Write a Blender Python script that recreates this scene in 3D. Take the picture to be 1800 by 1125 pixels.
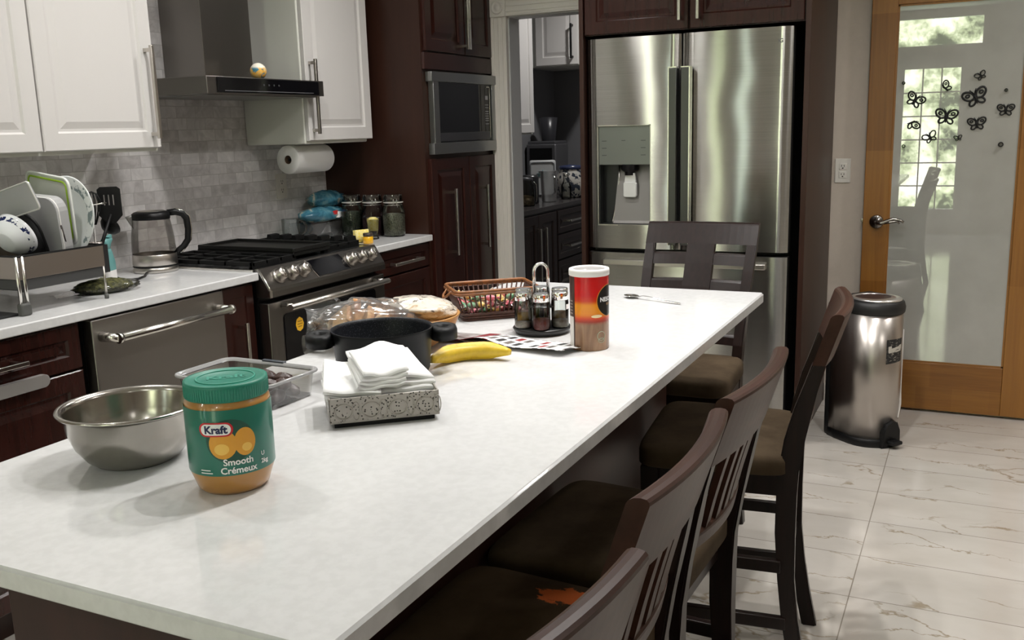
import bpy, bmesh, math, random
from mathutils import Vector, Matrix
random.seed(7)
PI = math.pi
SC = bpy.context.scene
COL = SC.collection
for o in list(bpy.data.objects): bpy.data.objects.remove(o)

# ---------------------------------------------------------------- camera
cam_d = bpy.data.cameras.new('camera'); cam = bpy.data.objects.new('camera', cam_d); COL.objects.link(cam)
cam_d.sensor_fit = 'HORIZONTAL'; cam_d.sensor_width = 36.0; cam_d.lens = 1667.2946 / 1800 * 36.0
cam_d.clip_start = .02; cam_d.clip_end = 200
_y, _p, _r = 0.4572593, -0.1996734, -0.0288674
_f = Vector((math.cos(_y)*math.cos(_p), math.sin(_y)*math.cos(_p), math.sin(_p)))
_rt = Vector((math.sin(_y), -math.cos(_y), 0)); _up = _rt.cross(_f)
_x = _rt*math.cos(_r) + _up*math.sin(_r); _u = -_rt*math.sin(_r) + _up*math.cos(_r)
cam.matrix_world = Matrix(((_x.x, _u.x, -_f.x, 0), (_x.y, _u.y, -_f.y, 0), (_x.z, _u.z, -_f.z, 1.406126), (0, 0, 0, 1)))
SC.camera = cam
SC.view_settings.view_transform = 'Standard'; SC.view_settings.look = 'None'
SC.view_settings.gamma = 1.0; SC.view_settings.exposure = 0.08
try: SC.view_settings.use_curve_mapping = False
except Exception: pass
SC.cycles.caustics_reflective = False; SC.cycles.caustics_refractive = False
SC.cycles.max_bounces = 10; SC.cycles.transparent_max_bounces = 16; SC.cycles.diffuse_bounces = 4
SC.cycles.sample_clamp_indirect = 6.0

# ---------------------------------------------------------------- world: daylight, trees and lawn outside the windows
W = bpy.data.worlds.new('outdoors'); SC.world = W; W.use_nodes = True
nt = W.node_tree; nt.nodes.clear()
def wn(t, **k):
    n = nt.nodes.new(t)
    for a, b in k.items(): setattr(n, a, b)
    return n
w_out = wn('ShaderNodeOutputWorld'); w_bg = wn('ShaderNodeBackground'); w_tc = wn('ShaderNodeTexCoord')
w_n1 = wn('ShaderNodeTexNoise'); w_n1.inputs['Scale'].default_value = 26; w_n1.inputs['Detail'].default_value = 6; w_n1.inputs['Roughness'].default_value = .7
w_r1 = wn('ShaderNodeValToRGB')
e = w_r1.color_ramp.elements
e[0].position = .40; e[0].color = (.03, .05, .02, 1); e[1].position = .62; e[1].color = (1.0, 1.0, .92, 1)
x = e.new(.47); x.color = (.38, .46, .25, 1); x = e.new(.56); x.color = (.88, .95, .66, 1)
w_sep = wn('ShaderNodeSeparateXYZ'); w_m1 = wn('ShaderNodeMapRange'); w_m1.inputs['From Min'].default_value = .30; w_m1.inputs['From Max'].default_value = .55
w_m2 = wn('ShaderNodeMapRange'); w_m2.inputs['From Min'].default_value = -.16; w_m2.inputs['From Max'].default_value = -.10
w_mixs = wn('ShaderNodeMixRGB'); w_mixs.inputs['Color2'].default_value = (.85, .95, 1.1, 1)
w_mixg = wn('ShaderNodeMixRGB'); w_mixg.inputs['Color1'].default_value = (.50, .66, .44, 1)
nt.links.new(w_tc.outputs['Generated'], w_n1.inputs['Vector']); nt.links.new(w_tc.outputs['Generated'], w_sep.inputs[0])
nt.links.new(w_n1.outputs['Fac'], w_r1.inputs[0]); nt.links.new(w_sep.outputs['Z'], w_m1.inputs['Value']); nt.links.new(w_sep.outputs['Z'], w_m2.inputs['Value'])
nt.links.new(w_m2.outputs[0], w_mixg.inputs['Fac']); nt.links.new(w_r1.outputs[0], w_mixg.inputs['Color2'])
nt.links.new(w_m1.outputs[0], w_mixs.inputs['Fac']); nt.links.new(w_mixg.outputs[0], w_mixs.inputs['Color1'])
nt.links.new(w_mixs.outputs[0], w_bg.inputs['Color']); w_bg.inputs['Strength'].default_value = 8.0
nt.links.new(w_bg.outputs[0], w_out.inputs[0])

# ---------------------------------------------------------------- recessed ceiling lamps, some added as fill
def lamp(x, y, power, size=.13, col=(1, .98, .955), spread=2.6):
    d = bpy.data.lights.new('recessed_or_fill_lamp', 'AREA'); d.shape = 'DISK'; d.size = size; d.energy = power; d.color = col; d.spread = spread
    o = bpy.data.objects.new('recessed_or_fill_lamp', d); o.location = (x, y, 2.625); COL.objects.link(o)
for lx, ly, lp, ls in ((2.45, .50, 11, .05), (2.05, .58, 8.5, .05), (1.70, .66, 7, .05), (3.3, 1.75, 12, .12), (2.3, 1.9, 11, .12), (1.35, 2.05, 7, .12), (3.5, .2, 7, .12), (4.2, -.9, 10, .12), (2.2, -1.3, 8, .12), (-1.4, 2.6, 12, .12), (-1.4, .4, 8, .12), (-1.4, -1.4, 6, .12), (6.0, 2.1, 11, .12)):  # lamps nearest the left wall cabinets and in the pantry are added fill
    lamp(lx, ly, lp, ls)
d = bpy.data.lights.new('hood_lamp', 'AREA'); d.shape = 'RECTANGLE'; d.size = .3; d.size_y = .05; d.energy = .8; d.color = (1, .9, .72)

# ---------------------------------------------------------------- materials
MATS = {}
def M(name, col, rough=.5, metal=0.0, spec=None, nz=None, bump=None, trans=0, ior=None, coat=0, emit=None, stretch=None, col2=None, coords='Object'):
    if name in MATS: return MATS[name]
    m = bpy.data.materials.new(name); m.use_nodes = True; n = m.node_tree.nodes; l = m.node_tree.links
    b = n['Principled BSDF']
    b.inputs['Base Color'].default_value = (*col, 1); b.inputs['Roughness'].default_value = rough; b.inputs['Metallic'].default_value = metal
    if spec is not None: b.inputs['Specular IOR Level'].default_value = spec
    if trans: b.inputs['Transmission Weight'].default_value = trans
    if ior: b.inputs['IOR'].default_value = ior
    if coat: b.inputs['Coat Weight'].default_value = coat; b.inputs['Coat Roughness'].default_value = .06
    if emit: b.inputs['Emission Color'].default_value = (*emit[0], 1); b.inputs['Emission Strength'].default_value = emit[1]
    src = None
    if nz or bump:
        tc = n.new('ShaderNodeTexCoord'); src = tc.outputs[coords]
        if stretch:
            mp = n.new('ShaderNodeMapping'); mp.inputs['Scale'].default_value = stretch; l.new(src, mp.inputs[0]); src = mp.outputs[0]
    if nz:
        t = n.new('ShaderNodeTexNoise'); t.inputs['Scale'].default_value = nz[0]; t.inputs['Detail'].default_value = 5; t.inputs['Roughness'].default_value = .6; l.new(src, t.inputs['Vector'])
        r = n.new('ShaderNodeValToRGB'); l.new(t.outputs['Fac'], r.inputs[0])
        c2 = col2 or tuple(c*(1-nz[1]) for c in col)
        r.color_ramp.elements[0].position = .35; r.color_ramp.elements[0].color = (*c2, 1)
        r.color_ramp.elements[1].position = .65; r.color_ramp.elements[1].color = (*col, 1)
        l.new(r.outputs[0], b.inputs['Base Color'])
    if bump:
        t = n.new('ShaderNodeTexNoise'); t.inputs['Scale'].default_value = bump[0]; t.inputs['Detail'].default_value = 3; l.new(src, t.inputs['Vector'])
        bp = n.new('ShaderNodeBump'); bp.inputs['Strength'].default_value = bump[1]; bp.inputs['Distance'].default_value = bump[2] if len(bump) > 2 else .002
        l.new(t.outputs['Fac'], bp.inputs['Height']); l.new(bp.outputs[0], b.inputs['Normal'])
    MATS[name] = m; return m
def thin_glass(name, col=(.95, .97, .96), refl=1.0, rough=0.0, haze=0.0):
    if name in MATS: return MATS[name]
    m = bpy.data.materials.new(name); m.use_nodes = True; n = m.node_tree.nodes; l = m.node_tree.links; n.clear()
    o = n.new('ShaderNodeOutputMaterial'); t = n.new('ShaderNodeBsdfTransparent'); g = n.new('ShaderNodeBsdfGlossy'); mx = n.new('ShaderNodeMixShader'); fr = n.new('ShaderNodeFresnel')
    t.inputs['Color'].default_value = (*col, 1); g.inputs['Roughness'].default_value = rough; fr.inputs['IOR'].default_value = 1.45
    mu = n.new('ShaderNodeMath'); mu.operation = 'MULTIPLY'; mu.inputs[1].default_value = refl; l.new(fr.outputs[0], mu.inputs[0])
    l.new(mu.outputs[0], mx.inputs[0]); l.new(t.outputs[0], mx.inputs[1]); l.new(g.outputs[0], mx.inputs[2])
    last = mx
    if haze:
        df = n.new('ShaderNodeBsdfDiffuse'); df.inputs['Color'].default_value = (.8, .8, .8, 1); m2 = n.new('ShaderNodeMixShader'); m2.inputs[0].default_value = haze
        l.new(mx.outputs[0], m2.inputs[1]); l.new(df.outputs[0], m2.inputs[2]); last = m2
    l.new(last.outputs[0], o.inputs[0]); MATS[name] = m; return m
class NT:                                   # small node-building helper
    def __init__(s, name):
        s.m = bpy.data.materials.new(name); s.m.use_nodes = True; s.n = s.m.node_tree.nodes; s.l = s.m.node_tree.links; s.b = s.n['Principled BSDF']; MATS[name] = s.m
    def node(s, t, **k):
        n = s.n.new(t)
        for a, b in k.items(): setattr(n, a, b)
        return n
    def put(s, sock, v):
        if isinstance(v, bpy.types.NodeSocket): s.l.new(v, sock)
        elif v is not None: sock.default_value = v
    def math(s, op, a, b=None, c=None):
        n = s.node('ShaderNodeMath', operation=op); s.put(n.inputs[0], a)
        if b is not None: s.put(n.inputs[1], b)
        if c is not None: s.put(n.inputs[2], c)
        return n.outputs[0]
    def mix(s, f, a, b, mode='MIX'):
        n = s.node('ShaderNodeMixRGB', blend_type=mode); s.put(n.inputs[0], f); s.put(n.inputs[1], a if not isinstance(a, tuple) else (*a, 1)[:4]); s.put(n.inputs[2], b if not isinstance(b, tuple) else (*b, 1)[:4]); return n.outputs[0]
    def ramp(s, f, els, interp='LINEAR'):
        n = s.node('ShaderNodeValToRGB'); s.put(n.inputs[0], f); cr = n.color_ramp; cr.interpolation = interp
        while len(cr.elements) > 1: cr.elements.remove(cr.elements[0])
        cr.elements[0].position = els[0][0]; cr.elements[0].color = (*els[0][1], 1)
        for p, c in els[1:]:
            x = cr.elements.new(p); x.color = (*c, 1)
        return n.outputs[0]
    def noise(s, v, scale, detail=4, rough=.55, dist=0.0):
        n = s.node('ShaderNodeTexNoise'); s.put(n.inputs['Vector'], v); n.inputs['Scale'].default_value = scale; n.inputs['Detail'].default_value = detail; n.inputs['Roughness'].default_value = rough; n.inputs['Distortion'].default_value = dist; return n.outputs['Fac']
    def white(s, v):
        n = s.node('ShaderNodeTexWhiteNoise', noise_dimensions='3D'); s.put(n.inputs['Vector'], v); return n.outputs['Value']
    def comb(s, x=0.0, y=0.0, z=0.0):
        n = s.node('ShaderNodeCombineXYZ'); s.put(n.inputs[0], x); s.put(n.inputs[1], y); s.put(n.inputs[2], z); return n.outputs[0]
    def sep(s, v):
        n = s.node('ShaderNodeSeparateXYZ'); s.put(n.inputs[0], v); return n.outputs
    def coord(s, k='Object'): return s.node('ShaderNodeTexCoord').outputs[k]
    def mapv(s, v, scale=(1, 1, 1), loc=(0, 0, 0)):
        n = s.node('ShaderNodeMapping'); s.put(n.inputs[0], v); n.inputs['Scale'].default_value = scale; n.inputs['Location'].default_value = loc; return n.outputs[0]
    def bump(s, h, st, dist=.002):
        n = s.node('ShaderNodeBump'); n.inputs['Strength'].default_value = st; n.inputs['Distance'].default_value = dist; s.put(n.inputs['Height'], h); s.l.new(n.outputs[0], s.b.inputs['Normal'])

quartz = NT('white_quartz')
_o = quartz.node('ShaderNodeNewGeometry').outputs['Position']
_n = quartz.noise(_o, 9, 6, .6); _n2 = quartz.noise(_o, 60, 3)
_c = quartz.ramp(_n, [(.35, (.655, .655, .655)), (.6, (.69, .69, .69))]); _c = quartz.mix(.18, _c, quartz.ramp(_n2, [(.4, (.56, .56, .55)), (.6, (.76, .76, .755))]))
quartz.put(quartz.b.inputs['Base Color'], _c); quartz.b.inputs['Roughness'].default_value = .11; quartz = quartz.m

steelf = NT('brushed_fridge_steel')          # horizontal brush lines: reflections smear vertically
_g = steelf.node('ShaderNodeNewGeometry')
_wav = steelf.math('MULTIPLY', steelf.math('SUBTRACT', steelf.noise(steelf.mapv(_g.outputs['Position'], (0, 1, 1)), 3.2, 1), .5), .05)
_add = steelf.node('ShaderNodeVectorMath', operation='ADD'); steelf.l.new(_g.outputs['Normal'], _add.inputs[0]); steelf.l.new(steelf.comb(0.0, _wav, 0.0), _add.inputs[1])
_nn = steelf.node('ShaderNodeVectorMath', operation='NORMALIZE'); steelf.l.new(_add.outputs[0], _nn.inputs[0]); steelf.l.new(_nn.outputs[0], steelf.b.inputs['Normal'])
_tg = steelf.node('ShaderNodeTangent', direction_type='UV_MAP', uv_map='UVMap'); steelf.l.new(_tg.outputs[0], steelf.b.inputs['Tangent'])
_br = steelf.noise(steelf.mapv(_g.outputs['Position'], (1, 3, 420)), 1.0, 2); steelf.put(steelf.b.inputs['Base Color'], steelf.ramp(_br, [(.3, (.40, .39, .37)), (.7, (.46, .45, .425))]))
steelf.b.inputs['Metallic'].default_value = 1; steelf.b.inputs['Roughness'].default_value = .20; steelf.b.inputs['Anisotropic'].default_value = 1.0; steelf = steelf.m

floor_t = NT('marble_floor_tile')
_o = floor_t.node('ShaderNodeNewGeometry').outputs['Position']; _s = floor_t.sep(_o)
_tx = floor_t.math('DIVIDE', floor_t.math('SUBTRACT', _s[0], 2.787), .2985); _ty = floor_t.math('DIVIDE', floor_t.math('SUBTRACT', _s[1], .272), .60)
_fx = floor_t.math('FRACT', _tx); _fy = floor_t.math('FRACT', _ty)
_ex = floor_t.math('MULTIPLY', floor_t.math('MINIMUM', _fx, floor_t.math('SUBTRACT', 1.0, _fx)), .2985); _ey = floor_t.math('MULTIPLY', floor_t.math('MINIMUM', _fy, floor_t.math('SUBTRACT', 1.0, _fy)), .60)
_edge = floor_t.math('MINIMUM', _ex, _ey); _gr = floor_t.math('LESS_THAN', _edge, .0017)
_id = floor_t.white(floor_t.comb(floor_t.math('FLOOR', _tx), floor_t.math('FLOOR', _ty), 0.0))
_loc = floor_t.comb(floor_t.math('MULTIPLY', _fx, 1.0), floor_t.math('ADD', floor_t.math('MULTIPLY', _fy, 1.15), floor_t.math('MULTIPLY', _id, 17.0)), floor_t.math('MULTIPLY', _id, 9.0))
_wp = floor_t.node('ShaderNodeTexNoise'); _wp.inputs['Scale'].default_value = 3.0; _wp.inputs['Detail'].default_value = 5; _wp.inputs['Roughness'].default_value = .6; floor_t.put(_wp.inputs['Vector'], _loc)
_wv = floor_t.node('ShaderNodeVectorMath', operation='MULTIPLY_ADD'); floor_t.l.new(_wp.outputs['Color'], _wv.inputs[0]); _wv.inputs[1].default_value = (.55, .55, 0); floor_t.l.new(_loc, _wv.inputs[2])
_vo = floor_t.node('ShaderNodeTexVoronoi', feature='DISTANCE_TO_EDGE'); _vo.inputs['Scale'].default_value = 1.0; floor_t.put(_vo.inputs['Vector'], floor_t.mapv(_wv.outputs[0], (1.35, .75, 1)))
_wd = floor_t.math('ADD', .004, floor_t.math('MULTIPLY', floor_t.noise(_loc, 6.0, 2), .022))
_vein = floor_t.math('DIVIDE', _vo.outputs['Distance'], _wd)
_amt = floor_t.noise(_loc, 2.1, 1)
_vm = floor_t.math('MULTIPLY', floor_t.ramp(_vein, [(0.0, (1, 1, 1)), (.45, (.7, .7, .7)), (1.0, (0, 0, 0))]), floor_t.ramp(_amt, [(.43, (0, 0, 0)), (.55, (.9, .9, .9))]))
_base = floor_t.ramp(floor_t.noise(_loc, 1.2, 4), [(.3, (.50, .46, .41)), (.7, (.60, .565, .52))])
_c = floor_t.mix(_vm, _base, (.30, .24, .16)); _c = floor_t.mix(_gr, _c, (.27, .24, .20))
floor_t.put(floor_t.b.inputs['Base Color'], _c); floor_t.b.inputs['Roughness'].default_value = .10; floor_t = floor_t.m

bs = NT('marble_brick_tile')
_o = bs.node('ShaderNodeNewGeometry').outputs['Position']; _s = bs.sep(_o)
_rz = bs.math('DIVIDE', bs.math('SUBTRACT', _s[2], .914), .0475); _row = bs.math('FLOOR', _rz); _fz = bs.math('FRACT', _rz)
_sh = bs.math('MULTIPLY', bs.math('FLOORED_MODULO', _row, 2.0), .5)
_rx = bs.math('ADD', bs.math('DIVIDE', _s[0], .106), _sh); _fx = bs.math('FRACT', _rx)
_ed = bs.math('MINIMUM', bs.math('MULTIPLY', bs.math('MINIMUM', _fz, bs.math('SUBTRACT', 1.0, _fz)), .0475), bs.math('MULTIPLY', bs.math('MINIMUM', _fx, bs.math('SUBTRACT', 1.0, _fx)), .106))
_gr = bs.math('LESS_THAN', _ed, .0013); _id = bs.white(bs.comb(bs.math('FLOOR', _rx), _row, 3.0))
_c = bs.ramp(_id, [(0.0, (.46, .43, .415)), (.45, (.66, .63, .62)), (.8, (.74, .71, .70)), (1.0, (.92, .90, .88))])
_v = bs.comb(bs.math('ADD', _s[0], bs.math('MULTIPLY', _id, 31.0)), 0.0, _s[2]); _c = bs.mix(.5, _c, bs.ramp(bs.noise(_v, 14, 5, .6, 1.0), [(.35, (.46, .44, .435)), (.65, (.86, .835, .82))]), 'MULTIPLY' if False else 'MIX')
_c = bs.mix(_gr, _c, (.50, .48, .46)); bs.put(bs.b.inputs['Base Color'], _c); bs.b.inputs['Roughness'].default_value = .32; bs = bs.m

oak = NT('honey_oak')                        # finger-jointed boards with a vertical or horizontal grain
_o = oak.coord(); _s = oak.sep(_o)
def _grain(nt_, v, s1): return nt_.noise(v, s1, 4, .6, 1.2)
_hor = oak.math('LESS_THAN', _s[2], .238)
_hor = oak.math('MULTIPLY', _hor, oak.math('LESS_THAN', oak.math('ABSOLUTE', oak.math('SUBTRACT', _s[1], .375)), .265))
_gv = oak.noise(oak.mapv(_o, (40, 40, 1.6)), 1.0, 4, .6, .8); _gh = oak.noise(oak.mapv(_o, (40, 2.2, 46)), 1.0, 4, .6, .8)
_gm = oak.node('ShaderNodeMix', data_type='FLOAT'); oak.put(_gm.inputs[0], _hor); oak.put(_gm.inputs[2], _gv); oak.put(_gm.inputs[3], _gh)
_rowb = oak.math('FLOOR', oak.math('DIVIDE', _s[2], .115))
_bh = oak.white(oak.comb(oak.math('FLOOR', oak.math('ADD', oak.math('DIVIDE', _s[1], .16), oak.math('MULTIPLY', _rowb, .37))), _rowb, 1.0))
_bv = oak.white(oak.comb(oak.math('FLOOR', oak.math('DIVIDE', _s[1], .5)), oak.math('FLOOR', oak.math('DIVIDE', _s[2], .62)), 5.0))
_bm = oak.node('ShaderNodeMix', data_type='FLOAT'); oak.put(_bm.inputs[0], _hor); oak.put(_bm.inputs[2], _bv); oak.put(_bm.inputs[3], _bh)
_c = oak.ramp(_gm.outputs[0], [(.3, (.19, .070, .010)), (.7, (.33, .14, .024))]); _c = oak.mix(.45, _c, oak.ramp(_bm.outputs[0], [(0.0, (.17, .062, .011)), (1.0, (.37, .17, .038))]))
oak.put(oak.b.inputs['Base Color'], _c); oak.b.inputs['Roughness'].default_value = .32; oak = oak.m

wood = M('espresso_wood', (.032, .0085, .006), .25, spec=.4, nz=(3, .35), stretch=(14, 14, 1))
wood_h = M('espresso_wood_flat', (.032, .009, .0065), .28, nz=(2, .3))
wood_side = M('espresso_side', (.036, .0135, .0085), .38, spec=.35, nz=(2, .25), stretch=(10, 10, 1))
chairw = M('stool_walnut', (.050, .020, .0125), .36, spec=.22, nz=(4, .4), stretch=(1, 8, 8))
chairdk = M('stool_dark_wood', (.014, .006, .0045), .32, spec=.3, nz=(6, .4), stretch=(12, 12, 1))
white_p = M('white_lacquer', (.64, .62, .60), .33)
white_s = M('white_cabinet_side', (.70, .70, .64), .35)
trim_w = M('white_trim', (.72, .68, .62), .4)
paint = M('beige_wall_paint', (.60, .525, .455), .75, nz=(30, .04))
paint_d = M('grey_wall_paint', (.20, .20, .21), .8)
ceil_m = M('ceiling_paint', (.8, .79, .77), .9)
steel = M('brushed_steel', (.56, .53, .49), .30, 1.0)
steel_d = M('dark_steel', (.24, .225, .21), .36, 1.0)
steel_b = M('bright_steel', (.72, .70, .66), .2, 1.0)
dwm = M('dishwasher_steel', (.30, .28, .26), .40, 1.0)
chrome = M('chrome', (.80, .79, .77), .08, 1.0)
blackg = M('black_glass', (.004, .004, .005), .06)
black = M('black_plastic', (.006, .006, .0065), .4, spec=.3)
blackm = M('black_matte', (.007, .007, .0075), .6, spec=.2)
iron = M('cast_iron', (.006, .006, .006), .5, spec=.22, bump=(220, .4))
dark = M('dark_gap', (.006, .005, .005), .8)
rubber = M('grey_rubber', (.07, .07, .065), .6)
glass = thin_glass('clear_glass', refl=1.1)
plastic_c = thin_glass('clear_plastic', (.90, .88, .88), 1.6, .05, .03)
paperw = M('white_paper', (.86, .86, .85), .85)
cream = M('outlet_plastic', (.74, .71, .66), .4)
# ---------------------------------------------------------------- mesh builder
class MB:
    def __init__(s, T=None): s.bm = bmesh.new(); s.T = T or (lambda x, y, z: (x, y, z)); s.mi = 0
    def v(s, p): return s.bm.verts.new(s.T(*p))
    def f(s, vs, mi=None, sm=False):
        try: fc = s.bm.faces.new(vs)
        except ValueError: return None
        fc.material_index = s.mi if mi is None else mi; fc.smooth = sm; return fc
    def box(s, x0, x1, y0, y1, z0, z1, bev=0.0, seg=2, mi=None):
        x0, x1 = sorted((x0, x1)); y0, y1 = sorted((y0, y1)); z0, z1 = sorted((z0, z1))
        vs = [s.v(p) for p in ((x0, y0, z0), (x1, y0, z0), (x1, y1, z0), (x0, y1, z0), (x0, y0, z1), (x1, y0, z1), (x1, y1, z1), (x0, y1, z1))]
        fs = [s.f([vs[i] for i in q], mi) for q in ((0, 3, 2, 1), (4, 5, 6, 7), (0, 1, 5, 4), (1, 2, 6, 5), (2, 3, 7, 6), (3, 0, 4, 7))]
        if bev:
            es = list({e for f_ in fs for e in f_.edges})
            r = bmesh.ops.bevel(s.bm, geom=es, offset=bev, segments=seg, affect='EDGES', profile=.5)
            for f_ in r['faces']: f_.material_index = s.mi if mi is None else mi; f_.smooth = True
        return s
    def rings(s, rings, closed=True, cap0=True, cap1=True, mi=None, sm=True):
        R = [[s.v(p) for p in r] for r in rings]; n = len(R[0])
        for a, b in zip(R, R[1:]):
            for i in range(n if closed else n-1):
                j = (i+1) % n; s.f([a[i], a[j], b[j], b[i]], mi, sm)
        if cap0: s.f(R[0][::-1], mi)
        if cap1: s.f(R[-1], mi)
        return s
    def lathe(s, prof, n=32, c=(0, 0, 0), mi=None, M4=None, cap0=False, cap1=False, a0=0.0, a1=2*PI, sm=True):
        full = abs(a1-a0-2*PI) < 1e-6; k = n if full else n+1; rs = []
        for r, z in prof:
            ring = []
            for i in range(k):
                a = a0+(a1-a0)*i/n; p = Vector((r*math.cos(a), r*math.sin(a), z))
                if M4: p = M4 @ p
                ring.append((p.x+c[0], p.y+c[1], p.z+c[2]))
            rs.append(ring)
        return s.rings(rs, full, cap0, cap1, mi, sm)
    def cyl(s, p0, p1, r0, r1=None, n=20, mi=None, sm=True):
        p0 = Vector(p0); p1 = Vector(p1); d = p1-p0; q = d.to_track_quat('Z', 'Y').to_matrix().to_4x4(); q.translation = p0
        return s.lathe([(r0, 0), (r0 if r1 is None else r1, d.length)], n, (0, 0, 0), mi, q, True, True, sm=sm)
    def tube(s, pts, r, n=8, closed=False, mi=None, flat=None):
        P = [Vector(p) for p in pts]; m = len(P); rs = []; up = None
        for i in range(m):
            a = P[i-1] if (i > 0 or closed) else P[i]; b = P[(i+1) % m] if (i < m-1 or closed) else P[i]
            t = (b-a); t = t.normalized() if t.length > 1e-9 else Vector((0, 0, 1))
            if up is None:
                up = Vector((0, 0, 1)) if abs(t.z) < .9 else Vector((1, 0, 0))
            u = (up - t*up.dot(t)); u = u.normalized() if u.length > 1e-6 else t.orthogonal().normalized(); w = t.cross(u); up = u
            rr = r[i] if isinstance(r, (list, tuple)) else r; fu = flat or 1.0
            rs.append([tuple(P[i]+u*rr*fu*math.cos(2*PI*k/n)+w*rr*math.sin(2*PI*k/n)) for k in range(n)])
        if closed: rs.append(rs[0])
        return s.rings(rs, True, not closed, not closed, mi)
    def prism(s, poly, lo, hi, axis='x', mi=None, bev=0.0, sm=False):
        def P(a, b, t): return {'x': (t, a, b), 'y': (a, t, b), 'z': (a, b, t)}[axis]
        A = [s.v(P(a, b, lo)) for a, b in poly]; B = [s.v(P(a, b, hi)) for a, b in poly]; n = len(poly); fs = []
        fs.append(s.f(A, mi)); fs.append(s.f(B[::-1], mi))
        for i in range(n): fs.append(s.f([A[i], A[(i+1) % n], B[(i+1) % n], B[i]], mi, sm))
        if bev:
            es = list({e for f_ in (fs[0], fs[1]) for e in f_.edges})
            r = bmesh.ops.bevel(s.bm, geom=es, offset=bev, segments=2, affect='EDGES')
            for f_ in r['faces']: f_.material_index = s.mi if mi is None else mi; f_.smooth = True
        return s
    def grid(s, fn, nu, nv, mi=None, sm=True, thick=0.0):
        G = [[Vector(fn(i/nu, j/nv)) for j in range(nv+1)] for i in range(nu+1)]
        V = [[s.v(p) for p in r] for r in G]
        for i in range(nu):
            for j in range(nv): s.f([V[i][j], V[i+1][j], V[i+1][j+1], V[i][j+1]], mi, sm)
        if thick:
            V2 = []
            for i in range(nu+1):
                row = []
                for j in range(nv+1):
                    a = G[min(i+1, nu)][j]-G[max(i-1, 0)][j]; b = G[i][min(j+1, nv)]-G[i][max(j-1, 0)]; nn = a.cross(b)
                    nn = nn.normalized() if nn.length > 1e-9 else Vector((0, 0, 1)); row.append(s.v(G[i][j]-nn*thick))
                V2.append(row)
            for i in range(nu):
                for j in range(nv): s.f([V2[i][j], V2[i][j+1], V2[i+1][j+1], V2[i+1][j]], mi, sm)
            for i in range(nu):
                s.f([V[i][0], V2[i][0], V2[i+1][0], V[i+1][0]], mi); s.f([V[i][nv], V[i+1][nv], V2[i+1][nv], V2[i][nv]], mi)
            for j in range(nv):
                s.f([V[0][j], V[0][j+1], V2[0][j+1], V2[0][j]], mi); s.f([V[nu][j], V2[nu][j], V2[nu][j+1], V[nu][j+1]], mi)
        return s
    def ball(s, c, r, nu=16, nv=10, mi=None, fn=None, M4=None):
        r = r if isinstance(r, (tuple, list)) else (r, r, r); rs = []
        for j in range(nv+1):
            t = -PI/2+PI*j/nv; t = max(-PI/2+.02, min(PI/2-.02, t)); ring = []
            for i in range(nu):
                a = 2*PI*i/nu; d = Vector((math.cos(t)*math.cos(a), math.cos(t)*math.sin(a), math.sin(t))); k = fn(d) if fn else 1.0
                p = Vector((d.x*r[0]*k, d.y*r[1]*k, d.z*r[2]*k))
                if M4: p = M4 @ p
                ring.append((c[0]+p.x, c[1]+p.y, c[2]+p.z))
            rs.append(ring)
        return s.rings(rs, True, True, True, mi)
    def poly(s, pts, mi=None): return s.f([s.v(p) for p in pts], mi)
def obj(name, mb, mats, parent=None, recalc=True, world=False):
    """one mesh object; world=True: the shapes were given in room coordinates, the parent has no turn"""
    if recalc: bmesh.ops.recalc_face_normals(mb.bm, faces=mb.bm.faces)
    me = bpy.data.meshes.new(name); o = bpy.data.objects.new(name, me); COL.objects.link(o)
    if parent is not None:
        o.parent = parent
        if world:
            r = parent
            off = Vector((0, 0, 0))
            while r is not None: off += r.location; r = r.parent
            bmesh.ops.translate(mb.bm, verts=mb.bm.verts, vec=-off)
    mb.bm.to_mesh(me); mb.bm.free()
    for m in (mats if isinstance(mats, (list, tuple)) else [mats]): me.materials.append(m)
    return o
def tag(o, label, cat, group=None):
    o['label'] = label; o['category'] = cat
    if group: o['group'] = group
    return o
def thing(name, label, cat, loc=(0, 0, 0), rotz=0.0, group=None):
    o = bpy.data.objects.new(name, None); COL.objects.link(o); o.location = loc; o.rotation_euler = (0, 0, rotz); o.empty_display_size = .05
    return tag(o, label, cat, group)
def solo(name, mb, mats, label, cat, loc=(0, 0, 0), rot=(0, 0, 0), group=None):
    o = obj(name, mb, mats); o.location = loc; o.rotation_euler = rot; return tag(o, label, cat, group)
def struct(name, mb, mats, parent=None):
    o = obj(name, mb, mats, parent)
    if parent is None: o['kind'] = 'structure'
    return o
def dup(root, label, loc=None, rotz=None, group=None):
    c = root.copy(); COL.objects.link(c); c['label'] = label
    if group: c['group'] = group
    if loc is not None: c.location = loc
    if rotz is not None: c.rotation_euler = (0, 0, rotz)
    def kids(a, b):
        for ch in [k for k in bpy.data.objects if k.parent is a]:
            d_ = ch.copy(); COL.objects.link(d_); d_.parent = b; kids(ch, d_)
    kids(root, c)
    return c
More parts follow.
